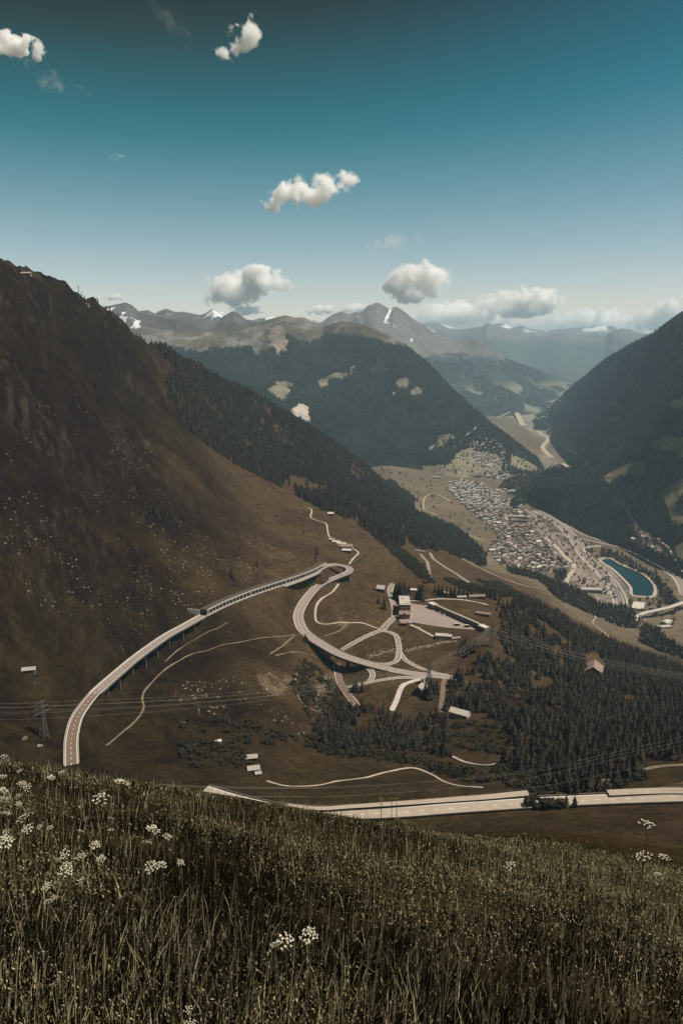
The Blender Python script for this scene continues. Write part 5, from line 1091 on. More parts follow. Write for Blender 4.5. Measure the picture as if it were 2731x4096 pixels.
# long retaining wall along the yard
wa, wb_ = at_z(1738, 2440, -377.8), at_z(1912, 2517, -377.8); wd_ = (wb_ - wa); wlen = wd_.length; wdn = wd_.normalized(); wn_ = Vector((-wdn.y, wdn.x, 0)); rzw = math.atan2(wdn.y, wdn.x)
wt = empty('retaining_wall', wa.lerp(wb_, .5), rzw, 'long dark retaining wall closing the parade ground', 'wall')
MB().box((0, 2.0, 3.6), (wlen, 3.0, 8.0)).build('wall_face', M_CONC_DARK, wt); MB().box((0, 2.0, 7.75), (wlen + .6, 3.6, .35)).build('coping', M_ROOFG, wt)
for k_ in range(12): MB().box((-wlen / 2 + wlen * (k_ + .5) / 12, .42, 4.6), (.9, .2, .9)).build('vent', M_WALL, wt)
flat('gatehouse', 'pale-roofed block at the upper end of the retaining wall', wa - wdn * 7 + wn_ * 2, rzw, (13, 9, 7.5), M_CONC_DARK, M_ROOFW, 'building', 2)
flat('gatehouse', 'pale-roofed block at the wood end of the retaining wall', wb_ + wdn * 8 + wn_ * 2, rzw, (14, 9, 6.5), M_CONC_DARK, M_ROOFW, 'building', 2)
# lamp posts on the yard
for k_, (a, b) in enumerate(((1659, 2484), (1734, 2495), (1811, 2507))):
    t = empty('lamp_post', at_z(a, b, -377.6), 0, ('thin lamp post at the left end of the yard edge', 'thin lamp post halfway along the yard edge', 'thin lamp post by the parked trucks')[k_], 'lamp post')
    MB().cyl((0, 0, 0), (0, 0, 9), .12, .07, 6).build('pole', M_STEEL, t); MB().box((.7, 0, 9), (1.5, .3, .15)).build('lamp_head', M_STEEL, t)
def truck(p, rz, label, top):
    t = empty('truck', p, rz, label, 'truck')
    MB().box((-.6, 0, 2.1), (6.6, 2.5, 2.8)).build('cargo_box', M_DARKST, t); MB().box((-.6, 0, 3.56), (6.7, 2.6, .14)).build('cargo_roof', top, t)
    cb = MB().box((3.6, 0, 1.6), (1.7, 2.4, 2.0), 0, .92).build('cab', M_DARKST, t); MB().box((4.47, 0, 1.95), (.06, 2.0, .8)).build('windscreen', M_GLASS, cb)
    for x in (-2.6, 2.8):
        for y in (-1.15, 1.15): MB().cyl((x, y - .15, .5), (x, y + .15, .5), .5, .5, 10).build('wheel', M_DARKST, t)
truck(at_z(1825, 2503, -377.5), R(-6), 'dark truck with a white roof on the yard, left of two', M_ROOFW); truck(at_z(1866, 2509, -377.5), R(-6), 'dark truck with a white roof on the yard, right of two', M_ROOFW)
def car(p, rz, label, mat, group=None, s_=1.0):
    t = empty('car', p, rz, label, 'car', group); t.scale = (s_, s_, s_)
    MB().box((0, 0, .62), (4.3, 1.75, .68), 0, .97).build('body', mat, t); cb = MB().box((-.2, 0, 1.2), (2.5, 1.6, .55), 0, .8).build('cabin', M_GLASS, t); MB().box((-.2, 0, 1.5), (1.9, 1.28, .06)).build('roof', mat, cb)
    for x in (-1.35, 1.35):
        for y in (-.82, .82): MB().cyl((x, y - .1, .33), (x, y + .1, .33), .33, .33, 8).build('wheel', M_DARKST, t)
    return t
M_CARW = plain('white_paint', (.75, .73, .7), .35, .03, 1.0); M_CARD = plain('dark_paint', (.04, .04, .045), .3, .05, 1.0); M_CARR = plain('grey_paint', (.35, .34, .33), .35, .05, 1.0)
def onroad(a, b, dz=.5): q = hit_any(a, b); q.z = top_at(q.x, q.y, GL) + dz; return q
car(onroad(1543, 2513), R(35), 'dark car turning at the crossroads by the barracks', M_CARD); car(onroad(1600, 2560), R(80), 'white car on the curved slip road', M_CARW)
car(Vector((0, 0, .08)) + min(ROAD3, key=lambda q: (q - at_z(1370, 2299, -345.6)).length), R(20), 'white car crossing the hairpin bridge', M_CARW); car(at_z(1640, 2492, -377.5), R(30), 'white van parked at the corner of the yard', M_CARW, None, 1.25)
for k_ in range(6):
    f_ = .10 + k_ * .035; q = wa.lerp(wb_, f_) - wn_ * 3.2; q.z = -377.3
    car(q, rzw + R(90), 'parked car against the retaining wall, %s from the gatehouse' % ('first', 'second', 'third', 'fourth', 'fifth', 'sixth')[k_], (M_CARD, M_CARR, M_CARW)[k_ % 3], 'cars parked at the retaining wall')
# the camp behind, farm, chalets, barns
for nm, lb, a, b, rz, sz, rise, wl_, rf, ct in (
    ('camp_hut', 'long white-roofed hut between the spruce row trees', 1772, 2376, -5, (16, 6, 3), 1.4, M_WALL, M_ROOFW, 'hut'), ('camp_hut', 'pale hut behind the barracks spruces', 1652, 2366, -5, (12, 7, 3.5), 1.5, M_WALL, M_ROOFW, 'hut'),
    ('camp_hut', 'low pale hut at the right end of the spruce row', 1845, 2393, 5, (14, 6, 3), 1.2, M_WALL, M_ROOFG, 'hut'), ('bunker_house', 'brown low building in the trees above the earth bank', 1905, 2392, 8, (26, 10, 4), 1.6, M_WOOD, M_ROOFB, 'building'),
    ('bunker_house', 'grey low bunker on the earth bank right of the wall', 1932, 2462, -22, (20, 8, 4), 1.2, M_CONC_DARK, M_ROOFB, 'building'), ('farmhouse', 'red-roofed farmhouse on the spur above the hairpin', 1386, 2194, -6, (22, 11, 5), 3.5, M_WALL, M_ROOFR, 'house'),
    ('barn', 'white-roofed barn just below the red farmhouse', 1387, 2208, -10, (16, 8, 4), 2.2, M_WOOD, M_ROOFW, 'barn'), ('barn', 'pale-roofed barn left of the red farmhouse', 1366, 2180, -18, (18, 7, 3.5), 2, M_WALL, M_ROOFW, 'barn'),
    ('barn', 'smaller pale-roofed barn at the path above the farm', 1345, 2173, -18, (15, 7, 3.5), 2, M_WALL, M_ROOFW, 'barn'), ('barn', 'grey lean barn at the top of the farm row', 1327, 2163, -10, (11, 5, 3), 1.5, M_WOOD, M_ROOFG, 'barn'), ('hut', 'little white-roofed hut at the forest edge', 1323, 2062, -8, (13, 9, 5), 3, M_WOOD, M_ROOFW, 'hut'),
    ('chalet', 'dark steep-roofed chalet among spruces below the junction', 1682, 2775, 62, (17, 12, 6), 7, M_WOOD, M_ROOFG, 'house'), ('house', 'pale-roofed house at the lower edge of the near wood', 1838, 2868, -32, (20, 9, 5.5), 3.5, M_WALL, M_ROOFW, 'house'),
    ('barn', 'big pinkish-roofed barn in the clearing of the near wood', 2372, 2690, 68, (28, 24, 6), 8, M_WOOD, M_ROOFR, 'barn'), ('farm_shed', 'upper of two slate-roofed sheds in the hollow', 1006, 3038, 12, (8.5, 5.5, 2.8), 1.4, M_WOOD, M_ROOFG, 'shed'), ('farm_shed', 'lower of two slate-roofed sheds in the hollow', 1014, 3084, 14, (8.5, 6, 2.8), 1.5, M_WOOD, M_ROOFG, 'shed'),
    ('hut', 'tiny lean-to beside the slate-roofed sheds', 1033, 3100, 14, (4, 3.5, 2), .8, M_WOOD, M_ROOFG, 'hut'), ('hut', 'lone stone hut with a pale roof on the dark left slope', 118, 2688, 14, (9, 5, 2.6), 1.3, M_CONC_DARK, M_ROOFG, 'hut'), ('hut', 'small white hut in the gully left of the sheds', 873, 2972, 30, (4, 3, 2), .8, M_WALLW, M_ROOFW, 'hut')):
    gabled(nm, lb, pt(a, b), R(rz), sz, rise, wl_, rf, ct, 2)
for lb, a, b, rz, sz, wl_, rf in (('long flat-roofed works hall beside the motorway', 2357, 2366, -6, (70, 26, 9), M_CONC_DARK, M_ROOFG), ('white-roofed customs building at the dam of the reservoir', 2550, 2432, 62, (62, 30, 8), M_WALL, M_ROOFW), ('dark square block beside the customs building', 2610, 2436, 62, (26, 16, 6), M_WOOD, M_ROOFD), ('bright white flat shed at the lower right village', 2665, 2492, 40, (30, 16, 5), M_WALLW, M_ROOFW), ('pale flat hall below the bright shed at the lower right', 2655, 2512, 10, (36, 14, 5), M_CONC_DARK, M_ROOFF),
                                 ('long pale factory roof below the far end of the town', 2030, 1968, 25, (90, 22, 7), M_WALL, M_ROOFW), ('second long factory roof at the far end of the town', 2000, 1962, 25, (70, 20, 7), M_WALL, M_ROOFF), ('white farm building on the upper valley meadow', 1745, 1912, -5, (46, 14, 7), M_WALLW, M_ROOFW), ('grey school block in the middle of the town', 2070, 2072, -10, (60, 22, 9), M_WALL, M_ROOFF), ('dark-roofed hall by the station tracks', 2085, 2088, -12, (70, 26, 8), M_WOOD, M_ROOFD)):
    flat('hall', lb, pt(a, b), R(rz), sz, wl_, rf, 'building', 4)
# town houses: one small gabled house per roof
HW = [M_WALL, M_WALLW, M_WALL]; HR = [(M_ROOFB, 'brown'), (M_ROOFG, 'grey'), (M_ROOFD, 'dark'), (M_ROOFR, 'reddish'), (M_ROOFR, 'reddish'), (M_ROOFW, 'pale'), (M_ROOFB, 'brown')]
HM = {}
def house_mesh(k_):
    if k_ in HM: return HM[k_]
    rg = random.Random(k_); a, b, h = rg.uniform(11, 19), rg.uniform(9, 12), rg.uniform(5.5, 9.5); rise = rg.uniform(2, 3.6); wm, (rm_, rn) = HW[k_ % 3], HR[k_ % 7]
    mb = MB().pentagon((0, 0, -2.5), (a, b, h + 2.5), rise); nf = len(mb.f); mb.gable((0, 0, h), (a, b), rise, 0, .7, .3); nr_ = len(mb.f)
    for s_ in (-1, 1):
        for q in range(3):
            for r_ in range(2): mb.box((-a / 2 + a * (q + .5) / 3, s_ * (b / 2 + .03), 1.6 + 2.8 * r_), (1.3, .12, 1.4))
    mb.box((a * .2, b * .15, h + rise), (.9, .9, 2))
    me = mb.mesh('house', wm); me.materials.append(rm_); me.materials.append(M_GLASS)
    for i, p in enumerate(me.polygons): p.material_index = 0 if i < nf else (1 if i < nr_ else (2 if i < len(me.polygons) - 6 else 0))
    HM[k_] = (me, rn, a); return HM[k_]
def spaced(pts, dmin):
    out = []; cell = {}
    for p in pts:
        a, b = int(p[0] // dmin), int(p[1] // dmin)
        if all((p[0] - q[0]) ** 2 + (p[1] - q[1]) ** 2 > dmin * dmin for da in (-1, 0, 1) for db in (-1, 0, 1) for q in cell.get((a + da, b + db), ())): out.append(p); cell.setdefault((a, b), []).append(p)
    return out
NOHOUSE = [[(2010, 2055), (2110, 2060), (2110, 2105), (2030, 2105)], [(2010, 2262), (2090, 2268), (2080, 2280), (2010, 2275)]]
tp = spaced(scatter_ground([TOWN], 2050, 4100, 1 / 60., NOHOUSE, (1700, 2350), 6).tolist(), 19.5); vp = spaced(scatter_ground([VILL], 3600, 5000, 1 / 90., (), (1800, 2100), 5).tolist(), 20)
extra = []
for o_, n_ in (('centre_mountain', 26), ('wooded_spur', 30)):
    q = scatter_mass(o_, 1 / 700., (lambda x, y, px, py: inpoly(px, py, VILL)) if o_ == 'centre_mountain' else (lambda x, y, px, py: many(px, py, R_NEAR_CLEAR[3:4], 0) | inpoly(px, py, [(2690, 1770), (2731, 1765), (2731, 1790), (2690, 1785)]))); extra += [(p, o_) for p in spaced(q.tolist(), 22)[:n_]]
far = [(p, 'far') for p in spaced(scatter_ground([[(2120, 1650), (2230, 1645), (2240, 1720), (2190, 1735), (2150, 1700)]], 6000, 10500, 1 / 900., (), (2050, 2300), 0).tolist(), 45)[:40]]
allh = [(p, 'town') for p in tp] + [(p, 'village') for p in vp] + extra + far
allh.sort(key=lambda q: np.linalg.norm(q[0])); print('houses', len(allh), len(tp), len(vp), len(extra), len(far))
names = {'town': 'town', 'village': 'upper village', 'centre_mountain': 'upper village slope', 'wooded_spur': 'hillside hamlet', 'far': 'far village'}
axis = math.atan2(*[(at_z(2230, 2240, -712) - at_z(1850, 1960, -700))[k_] for k_ in (1, 0)])
cnt = {}; SMALL = []
for i, (p, w_) in enumerate(allh):
    p = Vector(p); me_, rn, a_ = house_mesh(i % 21); rz = axis + R(random.choice((0, 90)) + random.uniform(-14, 14)); s_ = random.uniform(.8, 1.25) * (1.9 if w_ == 'far' else 1)
    p.z = top_at(p.x, p.y)
    if i < 300:
        px, py = project(p.x, p.y, p.z); row = int((2300 - py) // 14); cnt.setdefault((w_, row), []).append((float(px), p, rz, s_, me_, rn))
    else: SMALL.append((p, rz, s_, me_))
rowid = {}
for (w_, row), L_ in sorted(cnt.items(), key=lambda q: q[0][1]):
    rowid[w_] = rowid.get(w_, 0) + 1
    for k_, (px, p, rz, s_, me_, rn) in enumerate(sorted(L_, key=lambda q: q[0])):
        o = obj('town_house', me_); o.location = p; o.rotation_euler = (0, 0, rz); o.scale = (s_, s_, s_)
        tag(o, '%s-roofed house, %s from left in the %s row up the %s' % (rn, nth(k_), row_word(rowid[w_] - 1), names[w_]), 'house', 'houses of the %s' % names[w_])
if SMALL:
    bm = bmesh.new()
    from mathutils import Matrix
    for p, rz, s_, me_ in SMALL:
        k_ = len(bm.verts); bm.from_mesh(me_); M_ = Matrix.Translation(p) @ Matrix.Rotation(rz, 4, 'Z') @ Matrix.Scale(s_, 4); bm.verts.ensure_lookup_table()
        bmesh.ops.transform(bm, matrix=M_, verts=bm.verts[k_:])
    me = bpy.data.meshes.new('far_houses'); bm.to_mesh(me); bm.free()
    for q in (M_WALLW, M_ROOFG, M_GLASS): me.materials.append(q)
    tag(obj('far_houses', me), kind='stuff', label='many more small houses of the town')
# traffic on the motorway by the dam
for k_ in range(22):
    f_ = k_ / 21; a, b = 2462 + 18 * f_ + (k_ % 2) * 6, 2352 + 62 * f_; q = hit_any(a, b); q.z += 1.6
    o = MB().box((0, 0, 1.5), (9, 2.6, 3)).add(*[[(4.6, -1.2, 0), (6.4, -1.2, 0), (6.4, 1.2, 0), (4.6, 1.2, 0), (4.6, -1.2, 2.4), (6.0, -1.2, 2.4), (6.0, 1.2, 2.4), (4.6, 1.2, 2.4)], [(3, 2, 1, 0), (4, 5, 6, 7), (0, 1, 5, 4), (1, 2, 6, 5), (2, 3, 7, 6), (3, 0, 4, 7)]]).build('lorry', (M_CARW, M_CARR)[k_ % 2])
    o.location = q; o.rotation_euler = (0, 0, R(100)); tag(o, '%s lorry in the queue at the dam, %s from the far end' % (('white', 'grey')[k_ % 2], nth(k_).replace('leftmost', 'first')), 'lorry', 'lorries queuing on the motorway')

# ------------------------------------------------------------------ pylons and cables
def pylon(p, h, rz, label, arms=((.98, .14), (.84, .22), (.70, .26)), wb0=.085):
    t = empty('pylon', p, rz, label, 'pylon'); w0, w1 = h * wb0, h * .018
    for sx in (-1, 1):
        for sy in (-1, 1): MB().bar((sx * w0, sy * w0, -1), (sx * w1, sy * w1, h), .42).build('leg', M_STEEL, t)
    lv = [0, .16, .31, .45, .58, .70, .81, .91, 1.0]; mb = MB()
    for a, b in zip(lv[:-1], lv[1:]):
        wa_, wb2 = w0 + (w1 - w0) * a, w0 + (w1 - w0) * b
        for s_ in (-1, 1):
            mb.bar((-wa_, s_ * wa_, a * h), (wb2, s_ * wb2, b * h), .2); mb.bar((wa_, s_ * wa_, a * h), (-wb2, s_ * wb2, b * h), .2)
            mb.bar((s_ * wa_, -wa_, a * h), (s_ * wb2, wb2, b * h), .2); mb.bar((s_ * wa_, wa_, a * h), (s_ * wb2, -wb2, b * h), .2)
    tag(mb.build('lattice', M_STEEL, t), kind='stuff'); tips = []
    for z_, r_ in arms:
        am = MB(); wz = w0 + (w1 - w0) * z_
        for s_ in (-1, 1):
            for q in (-wz, wz): am.bar((0, q, z_ * h), (s_ * r_ * h, 0, z_ * h), .3); 
            am.bar((0, 0, z_ * h - .07 * h), (s_ * r_ * h, 0, z_ * h), .25)
        am.build('crossarm', M_STEEL, t)
        for s_ in (-1, 1):
            tip = Vector((s_ * r_ * h, 0, z_ * h - 1.6)); MB().cyl(tip, tip + Vector((0, 0, 1.6)), .14, .14, 5).build('insulator', M_DARKST, t)
            co, si = math.cos(rz), math.sin(rz); tips.append(Vector((p[0] + tip.x * co - tip.y * si, p[1] + tip.x * si + tip.y * co, p[2] + tip.z)))
    return tips
def cable(a, b, sag, r_, label, group):
    mb = MB(); n_ = 28; pts = []
    for i in range(n_ + 1):
        t = i / n_; q = a.lerp(b, t); q.z -= sag * 4 * t * (1 - t); pts.append(q)
    fr = frames(pts); v = []; f = []
    for q, s_ in zip(pts, fr): v += [q + s_ * r_, q + UPV * r_, q - s_ * r_, q - UPV * r_]
    for i in range(n_):
        for k_ in range(4): f.append((4 * i + k_, 4 * i + (k_ + 1) % 4, 4 * i + 4 + (k_ + 1) % 4, 4 * i + 4 + k_))
    f += [(3, 2, 1, 0), (4 * n_, 4 * n_ + 1, 4 * n_ + 2, 4 * n_ + 3)]
    o = MB().add(v, f).build('power_cable', M_CABLE); tag(o, label, 'cable', group)
M_CABLE = plain('aluminium_cable', (.42, .37, .30), .6, .05, 1.0)
pA = pt(178, 2952); pB = pt(1715, 2738); pC = pt(1966, 2592)
pyA = pylon(pA, 27, R(60), 'lattice pylon on the dark slope at the left edge'); pyB = pylon(pB, 27, R(35), 'lattice pylon among spruces at the junction'); pyC = pylon(pC, 31, R(20), 'tall lattice pylon on the grassy knoll in the wood')
PD = pt(3050, 2790) + Vector((0, 0, 22)); PE = pt(-420, 2960) + Vector((0, 0, 26)); on = ('lowest', 'second', 'third', 'fourth', 'fifth', 'topmost')
for k_ in range(6):
    cable(pyA[k_], pyB[k_], 9, .032, '%s cable spanning from the left pylon to the junction pylon' % on[5 - k_], 'cables over the hollow'); cable(pyB[k_], pyC[k_], 3, .06, '%s cable between the junction pylon and the knoll pylon' % on[5 - k_], 'cables at the junction')
    cable(pyC[k_], PD + Vector((3 * (k_ % 2), 0, -2.5 * (k_ // 2))), 14, .06, '%s cable running right from the knoll pylon over the wood' % on[5 - k_], 'cables over the wood'); cable(PE + Vector((0, 3 * (k_ % 2), -2.5 * (k_ // 2))), pyA[k_], 4, .032, '%s cable left of the left pylon' % on[5 - k_], 'cables at the left edge')
def ptr(a, b, r_): th, t = ray(a, b); return Vector((r_ * math.sin(float(th)), r_ * math.cos(float(th)), float(t) * r_))
WIRES = [[(300, 3120), (740, 3142), (1050, 3149), (1366, 3147), (1653, 3131), (1976, 3100), (2237, 3059), (2455, 3009), (2731, 2944), (3000, 2870)], [(300, 3124), (740, 3147), (1050, 3154), (1366, 3151), (1653, 3136), (1976, 3107), (2237, 3068), (2455, 3022), (2731, 2963), (3000, 2895)],
         [(300, 3155), (740, 3178), (1050, 3186), (1366, 3184), (1801, 3153), (2124, 3109), (2498, 3028), (2731, 2980), (3000, 2915)], [(300, 3190), (740, 3213), (1100, 3222), (1366, 3219), (1662, 3202), (2124, 3150), (2411, 3099), (2731, 3018), (3000, 2945)]]
for k_, W_ in enumerate(WIRES):
    pts = catmull([ptr(a, b, 340 - .012 * a) for a, b in W_], 8); fr_ = frames(pts); v = []; f = []; n_ = len(pts) - 1
    for q, s_ in zip(pts, fr_): v += [q + s_ * .042, q + UPV * .042, q - s_ * .042, q - UPV * .042]
    for i in range(n_):
        for j in range(4): f.append((4 * i + j, 4 * i + (j + 1) % 4, 4 * i + 4 + (j + 1) % 4, 4 * i + 4 + j))
    tag(MB().add(v, f).build('power_cable', M_CABLE), '%s of four cables crossing in front of the lower road' % ('topmost', 'second', 'third', 'lowest')[k_], 'cable', 'cables in front of the lower road')
# masts and a lift station on the skyline of the dark slope
for a, b, h, lb in ((318, 1196, 26, 'taller thin mast on the skyline of the dark slope'), (330, 1204, 18, 'shorter thin mast on the skyline of the dark slope'), (216, 1130, 9, 'small mast on the round top of the dark slope')):
    q = hit_any(a, b); t = empty('mast', q, 0, lb, 'mast'); MB().cyl((0, 0, -2), (0, 0, h), .7, .35, 6).build('pole', M_STEEL, t); MB().box((0, 0, h * .8), (2.6, .5, .8)).build('crossbar', M_STEEL, t)
gabled('lift_station', 'pale little lift station below the skyline masts', hit_any(348, 1226), R(-20), (10, 7, 4), 2, M_CONC_DARK, M_ROOFD, 'hut', 2)
gabled('alp_hut', 'long dim hut near the top of the dark slope', hit_any(104, 1103), R(-5), (20, 7, 4), 2, M_CONC_DARK, M_ROOFG, 'hut', 2)

# ------------------------------------------------------------------ boulders
def rock_mesh(seed):
    rg = random.Random(seed); bm = bmesh.new(); bmesh.ops.create_icosphere(bm, subdivisions=1, radius=.5)
    for v_ in bm.verts: v_.co *= rg.uniform(.65, 1.25); v_.co.z *= .65
    me = bpy.data.meshes.new('boulder'); bm.to_mesh(me); bm.free(); me.materials.append(M_ROCK); return me
M_ROCK = plain('pale_granite', (.30, .255, .20), .9, .2, .8); RK = [rock_mesh(i) for i in range(4)]
B_POLY = [[(0, 1500), (250, 1560), (420, 1560), (560, 1700), (700, 1950), (900, 2100), (1150, 2200), (1250, 2270), (800, 2440), (540, 2620), (330, 2780), (0, 2850)], [(600, 2650), (800, 2580), (1080, 2640), (1150, 2720), (1000, 2860), (700, 2900)], [(1100, 2790), (1300, 2860), (1310, 2900), (1150, 2960), (1060, 2900)], [(1260, 2440), (1440, 2440), (1440, 2500), (1280, 2500)]]
bp_ = scatter_ground(B_POLY, 500, 1500, 1 / 28., (), (0, 1500), 25); cl = fbm(bp_[:, 0] / 45, bp_[:, 1] / 45, 3, 171); bp_ = bp_[cl + RNG.normal(0, .13, len(bp_)) - .25 * (project(*bp_.T)[1] < 1950) > .16]
bs = .35 + RNG.pareto(2.2, len(bp_)) * .75; bs = np.minimum(bs, 1.9); od = np.argsort(-bs / np.linalg.norm(bp_, axis=1)); print('boulders', len(bp_))
proto('rock', RK[0]); rest_ = od[300:8000]; instancer('scree', 'pale stones strewn over the dark left slope', bp_[rest_], bs[rest_], 'rock', RNG.uniform(1, 1.8, len(rest_)))
bx0, by0 = project(*bp_[od[:300]].T); rows = {}
for i, a, b in zip(od[:300], bx0, by0): rows.setdefault(('slope above the gallery' if a > 560 and b < 2480 else 'slope above the viaduct' if b < 2600 - .6 * (a - 300) else 'grass below the viaduct', int(b // 60)), []).append((a, i))
rid = {}
for (w_, rw), L_ in sorted(rows.items(), key=lambda q: q[0][1]):
    rid[w_] = rid.get(w_, 0) + 1
    for k_, (a, i) in enumerate(sorted(L_)):
        o = obj('boulder', RK[i % 4]); o.location = bp_[i]; s_ = float(bs[i]); o.scale = (s_ * 1.5, s_ * 1.2, s_); o.rotation_euler = (0, 0, random.uniform(0, 6.28))
        tag(o, 'pale boulder, %s from left in the %s row down the %s' % (nth(k_), row_word(rid[w_] - 1), w_), 'boulder', 'boulders of the ' + w_)
# stony stream bed in the gully and below it
st = []
for path, wd_s in (([(1330, 2700), (1290, 2720), (1275, 2760), (1265, 2800), (1290, 2850), (1320, 2890)], 7), ([(1470, 2630), (1510, 2615), (1550, 2605), (1585, 2600)], 6), ([(1620, 2605), (1680, 2590), (1760, 2572), (1820, 2565)], 4)):
    for q in catmull([hit_any(*p) for p in path], 1.2):
        for _ in range(3): st.append((q.x + random.gauss(0, wd_s * .5), q.y + random.gauss(0, wd_s * .5)))
st = np.array(st); st = np.stack([st[:, 0], st[:, 1], ground_xy(st[:, 0], st[:, 1])], 1); instancer('stream_stones', 'white stones of the stream bed below the viaduct', st, RNG.uniform(.4, 1.9, len(st)), 'rock', RNG.uniform(1, 1.6, len(st)))
# bird gliding before the far clouds
q = ptr(2508, 1290, 260); t = empty('bird', q, R(30), 'tiny dark bird gliding above the right-hand ridge', 'bird')
MB().add([(-.12, -.45, 0), (.12, -.5, 0), (.1, 0, .06), (.14, .5, .12), (-.1, .45, .1), (.0, 1.1, .3), (.0, -1.1, .1)], [(0, 1, 2), (2, 3, 4), (3, 5, 4), (0, 6, 1), (0, 2, 4)]).build('wings', M_CARD, t); MB().cyl((-.5, 0, 0), (.45, 0, .02), .05, .1, 6).build('body', M_CARD, t)

# ------------------------------------------------------------------ foreground meadow
def zfg(x, y):
    r_ = np.hypot(x, y)
    return -1.62 - (0.634 * y + 0.20 * x) + 0.16 * fbm(x / 2.2, y / 2.2, 3, 181) * (1 - sstep(17, 23.5, r_)) * sstep(.2, 1.2, r_)
def ztop(x, y): return np.where(np.hypot(x, y) < 24, zfg(x, y), ground_xy(x, y))
th_ = np.linspace(-math.pi, math.pi, 181); r_ = np.concatenate([[.05], np.geomspace(.5, 24.0, 60)]); T2, R2 = np.meshgrid(th_, r_, indexing='ij'); X, Y = R2 * np.sin(T2), R2 * np.cos(T2); Zm = zfg(X, Y)
me = mesh_np('meadow', np.stack([X, Y, Zm], -1).reshape(-1, 3), grid_faces(*X.shape), terrain_mat('meadow_soil', (1.2, .15), (.3, .3), .05), smooth=True)
cc = np.empty(X.shape + (3,)); cc[:] = np.array((.040, .030, .016)); vcol(me, 'col', cc.reshape(-1, 3)); tag(obj('meadow', me), kind='structure', label='steep flowering meadow under the camera')

m, n, l, b = nmat('grass_blades'); at = n.new('ShaderNodeAttribute'); at.attribute_name = 'col'; b.inputs['Roughness'].default_value = .7; b.inputs['Specular IOR Level'].default_value = .06
l.new(at.outputs['Color'], b.inputs['Base Color']); tr = n.new('ShaderNodeBsdfTranslucent'); l.new(at.outputs['Color'], tr.inputs['Color']); ms = n.new('ShaderNodeMixShader'); ms.inputs[0].default_value = .38
l.new(b.outputs[0], ms.inputs[1]); l.new(tr.outputs[0], ms.inputs[2]); l.new(ms.outputs[0], n['Material Output'].inputs[0]); M_BLADE = m
def blades(name, label, N, rlo, rhi, hl, hh_, wl_, wh, straw, lean, power=1.45, margin=False):
    u = RNG.random(N); q = 1 - power; r_ = (rlo ** q + u * (rhi ** q - rlo ** q)) ** (1 / q); th = RNG.uniform(-.66, .66, N); x, y = r_ * np.sin(th), r_ * np.cos(th)
    if margin:          # either side of the field of view and behind the camera
        x = RNG.uniform(-11, 11, N); y = RNG.uniform(-5, 15, N); k_ = np.abs(np.arctan2(x, y)) > .62; x, y = x[k_], y[k_]; N = len(x); r_ = np.hypot(x, y); th = np.arctan2(x, y); k_ = r_ > .5; x, y, r_, th = x[k_], y[k_], r_[k_], th[k_]; N = len(x)
    cl = fbm(x / 1.3, y / 1.3, 3, 191); hgt = RNG.uniform(hl, hh_, N) * (1 + .75 * cl) * np.clip(.45 + r_ / 12, .45, 1); keep = RNG.random(N) < np.clip(.78 + .9 * cl, .12, 1); x, y, r_, hgt, cl, th = (a[keep] for a in (x, y, r_, hgt, cl, th)); N = len(x)
    z_ = ztop(x, y) - .02; w_ = RNG.uniform(wl_, wh, N) * (1 + r_ / 14.); az = RNG.uniform(0, 6.283, N); la = RNG.normal(.9, 1.1, N); ld = RNG.uniform(.05, lean, N) * hgt
    px, py = np.cos(az) * w_, np.sin(az) * w_; lx, ly = np.cos(la) * ld, np.sin(la) * ld
    V = np.empty((N, 5, 3)); V[:, 0] = np.stack([x - px, y - py, z_], 1); V[:, 1] = np.stack([x + px, y + py, z_], 1)
    mx_, my_ = x + lx * .35, y + ly * .35; V[:, 2] = np.stack([mx_ - px * .8, my_ - py * .8, z_ + hgt * .58], 1); V[:, 3] = np.stack([mx_ + px * .8, my_ + py * .8, z_ + hgt * .58], 1); V[:, 4] = np.stack([x + lx, y + ly, z_ + hgt * np.sqrt(np.clip(1 - (ld / hgt) ** 2 * .5, .3, 1))], 1)
    base_ = np.arange(N)[:, None] * 5; F = np.concatenate([base_ + np.array((0, 1, 3)), base_ + np.array((0, 3, 2)), base_ + np.array((2, 3, 4))])
    me = mesh_np(name, V.reshape(-1, 3), F, M_BLADE)
    ps = np.clip(straw * (.55 + 1.6 * fbm(x / 3.2, y / 3.2, 3, 195) + .9 * sstep(-2, 5, x - .1 * y) * sstep(2.5, 6, r_)), .02, .8)
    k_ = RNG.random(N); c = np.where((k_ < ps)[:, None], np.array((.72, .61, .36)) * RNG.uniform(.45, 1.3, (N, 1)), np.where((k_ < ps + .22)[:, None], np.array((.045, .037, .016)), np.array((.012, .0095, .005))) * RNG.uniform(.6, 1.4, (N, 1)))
    vcol(me, 'col', np.repeat(c, 5, 0)); return tag(obj(name, me), kind='stuff', label=label)
blades('grass', 'dense dark meadow grass with dry straw-coloured blades', 190000, 1.6, 60, .09, .32, .0018, .0036, .10, .6)
blades('tall_grass', 'taller arching grass standing along the brow of the meadow', 9000, 7, 30, .30, .56, .0014, .0028, .4, .5, .7)
blades('side_grass', 'meadow grass on either side of the view', 60000, 1.6, 60, .09, .32, .004, .008, .14, .6, 1.45, True)
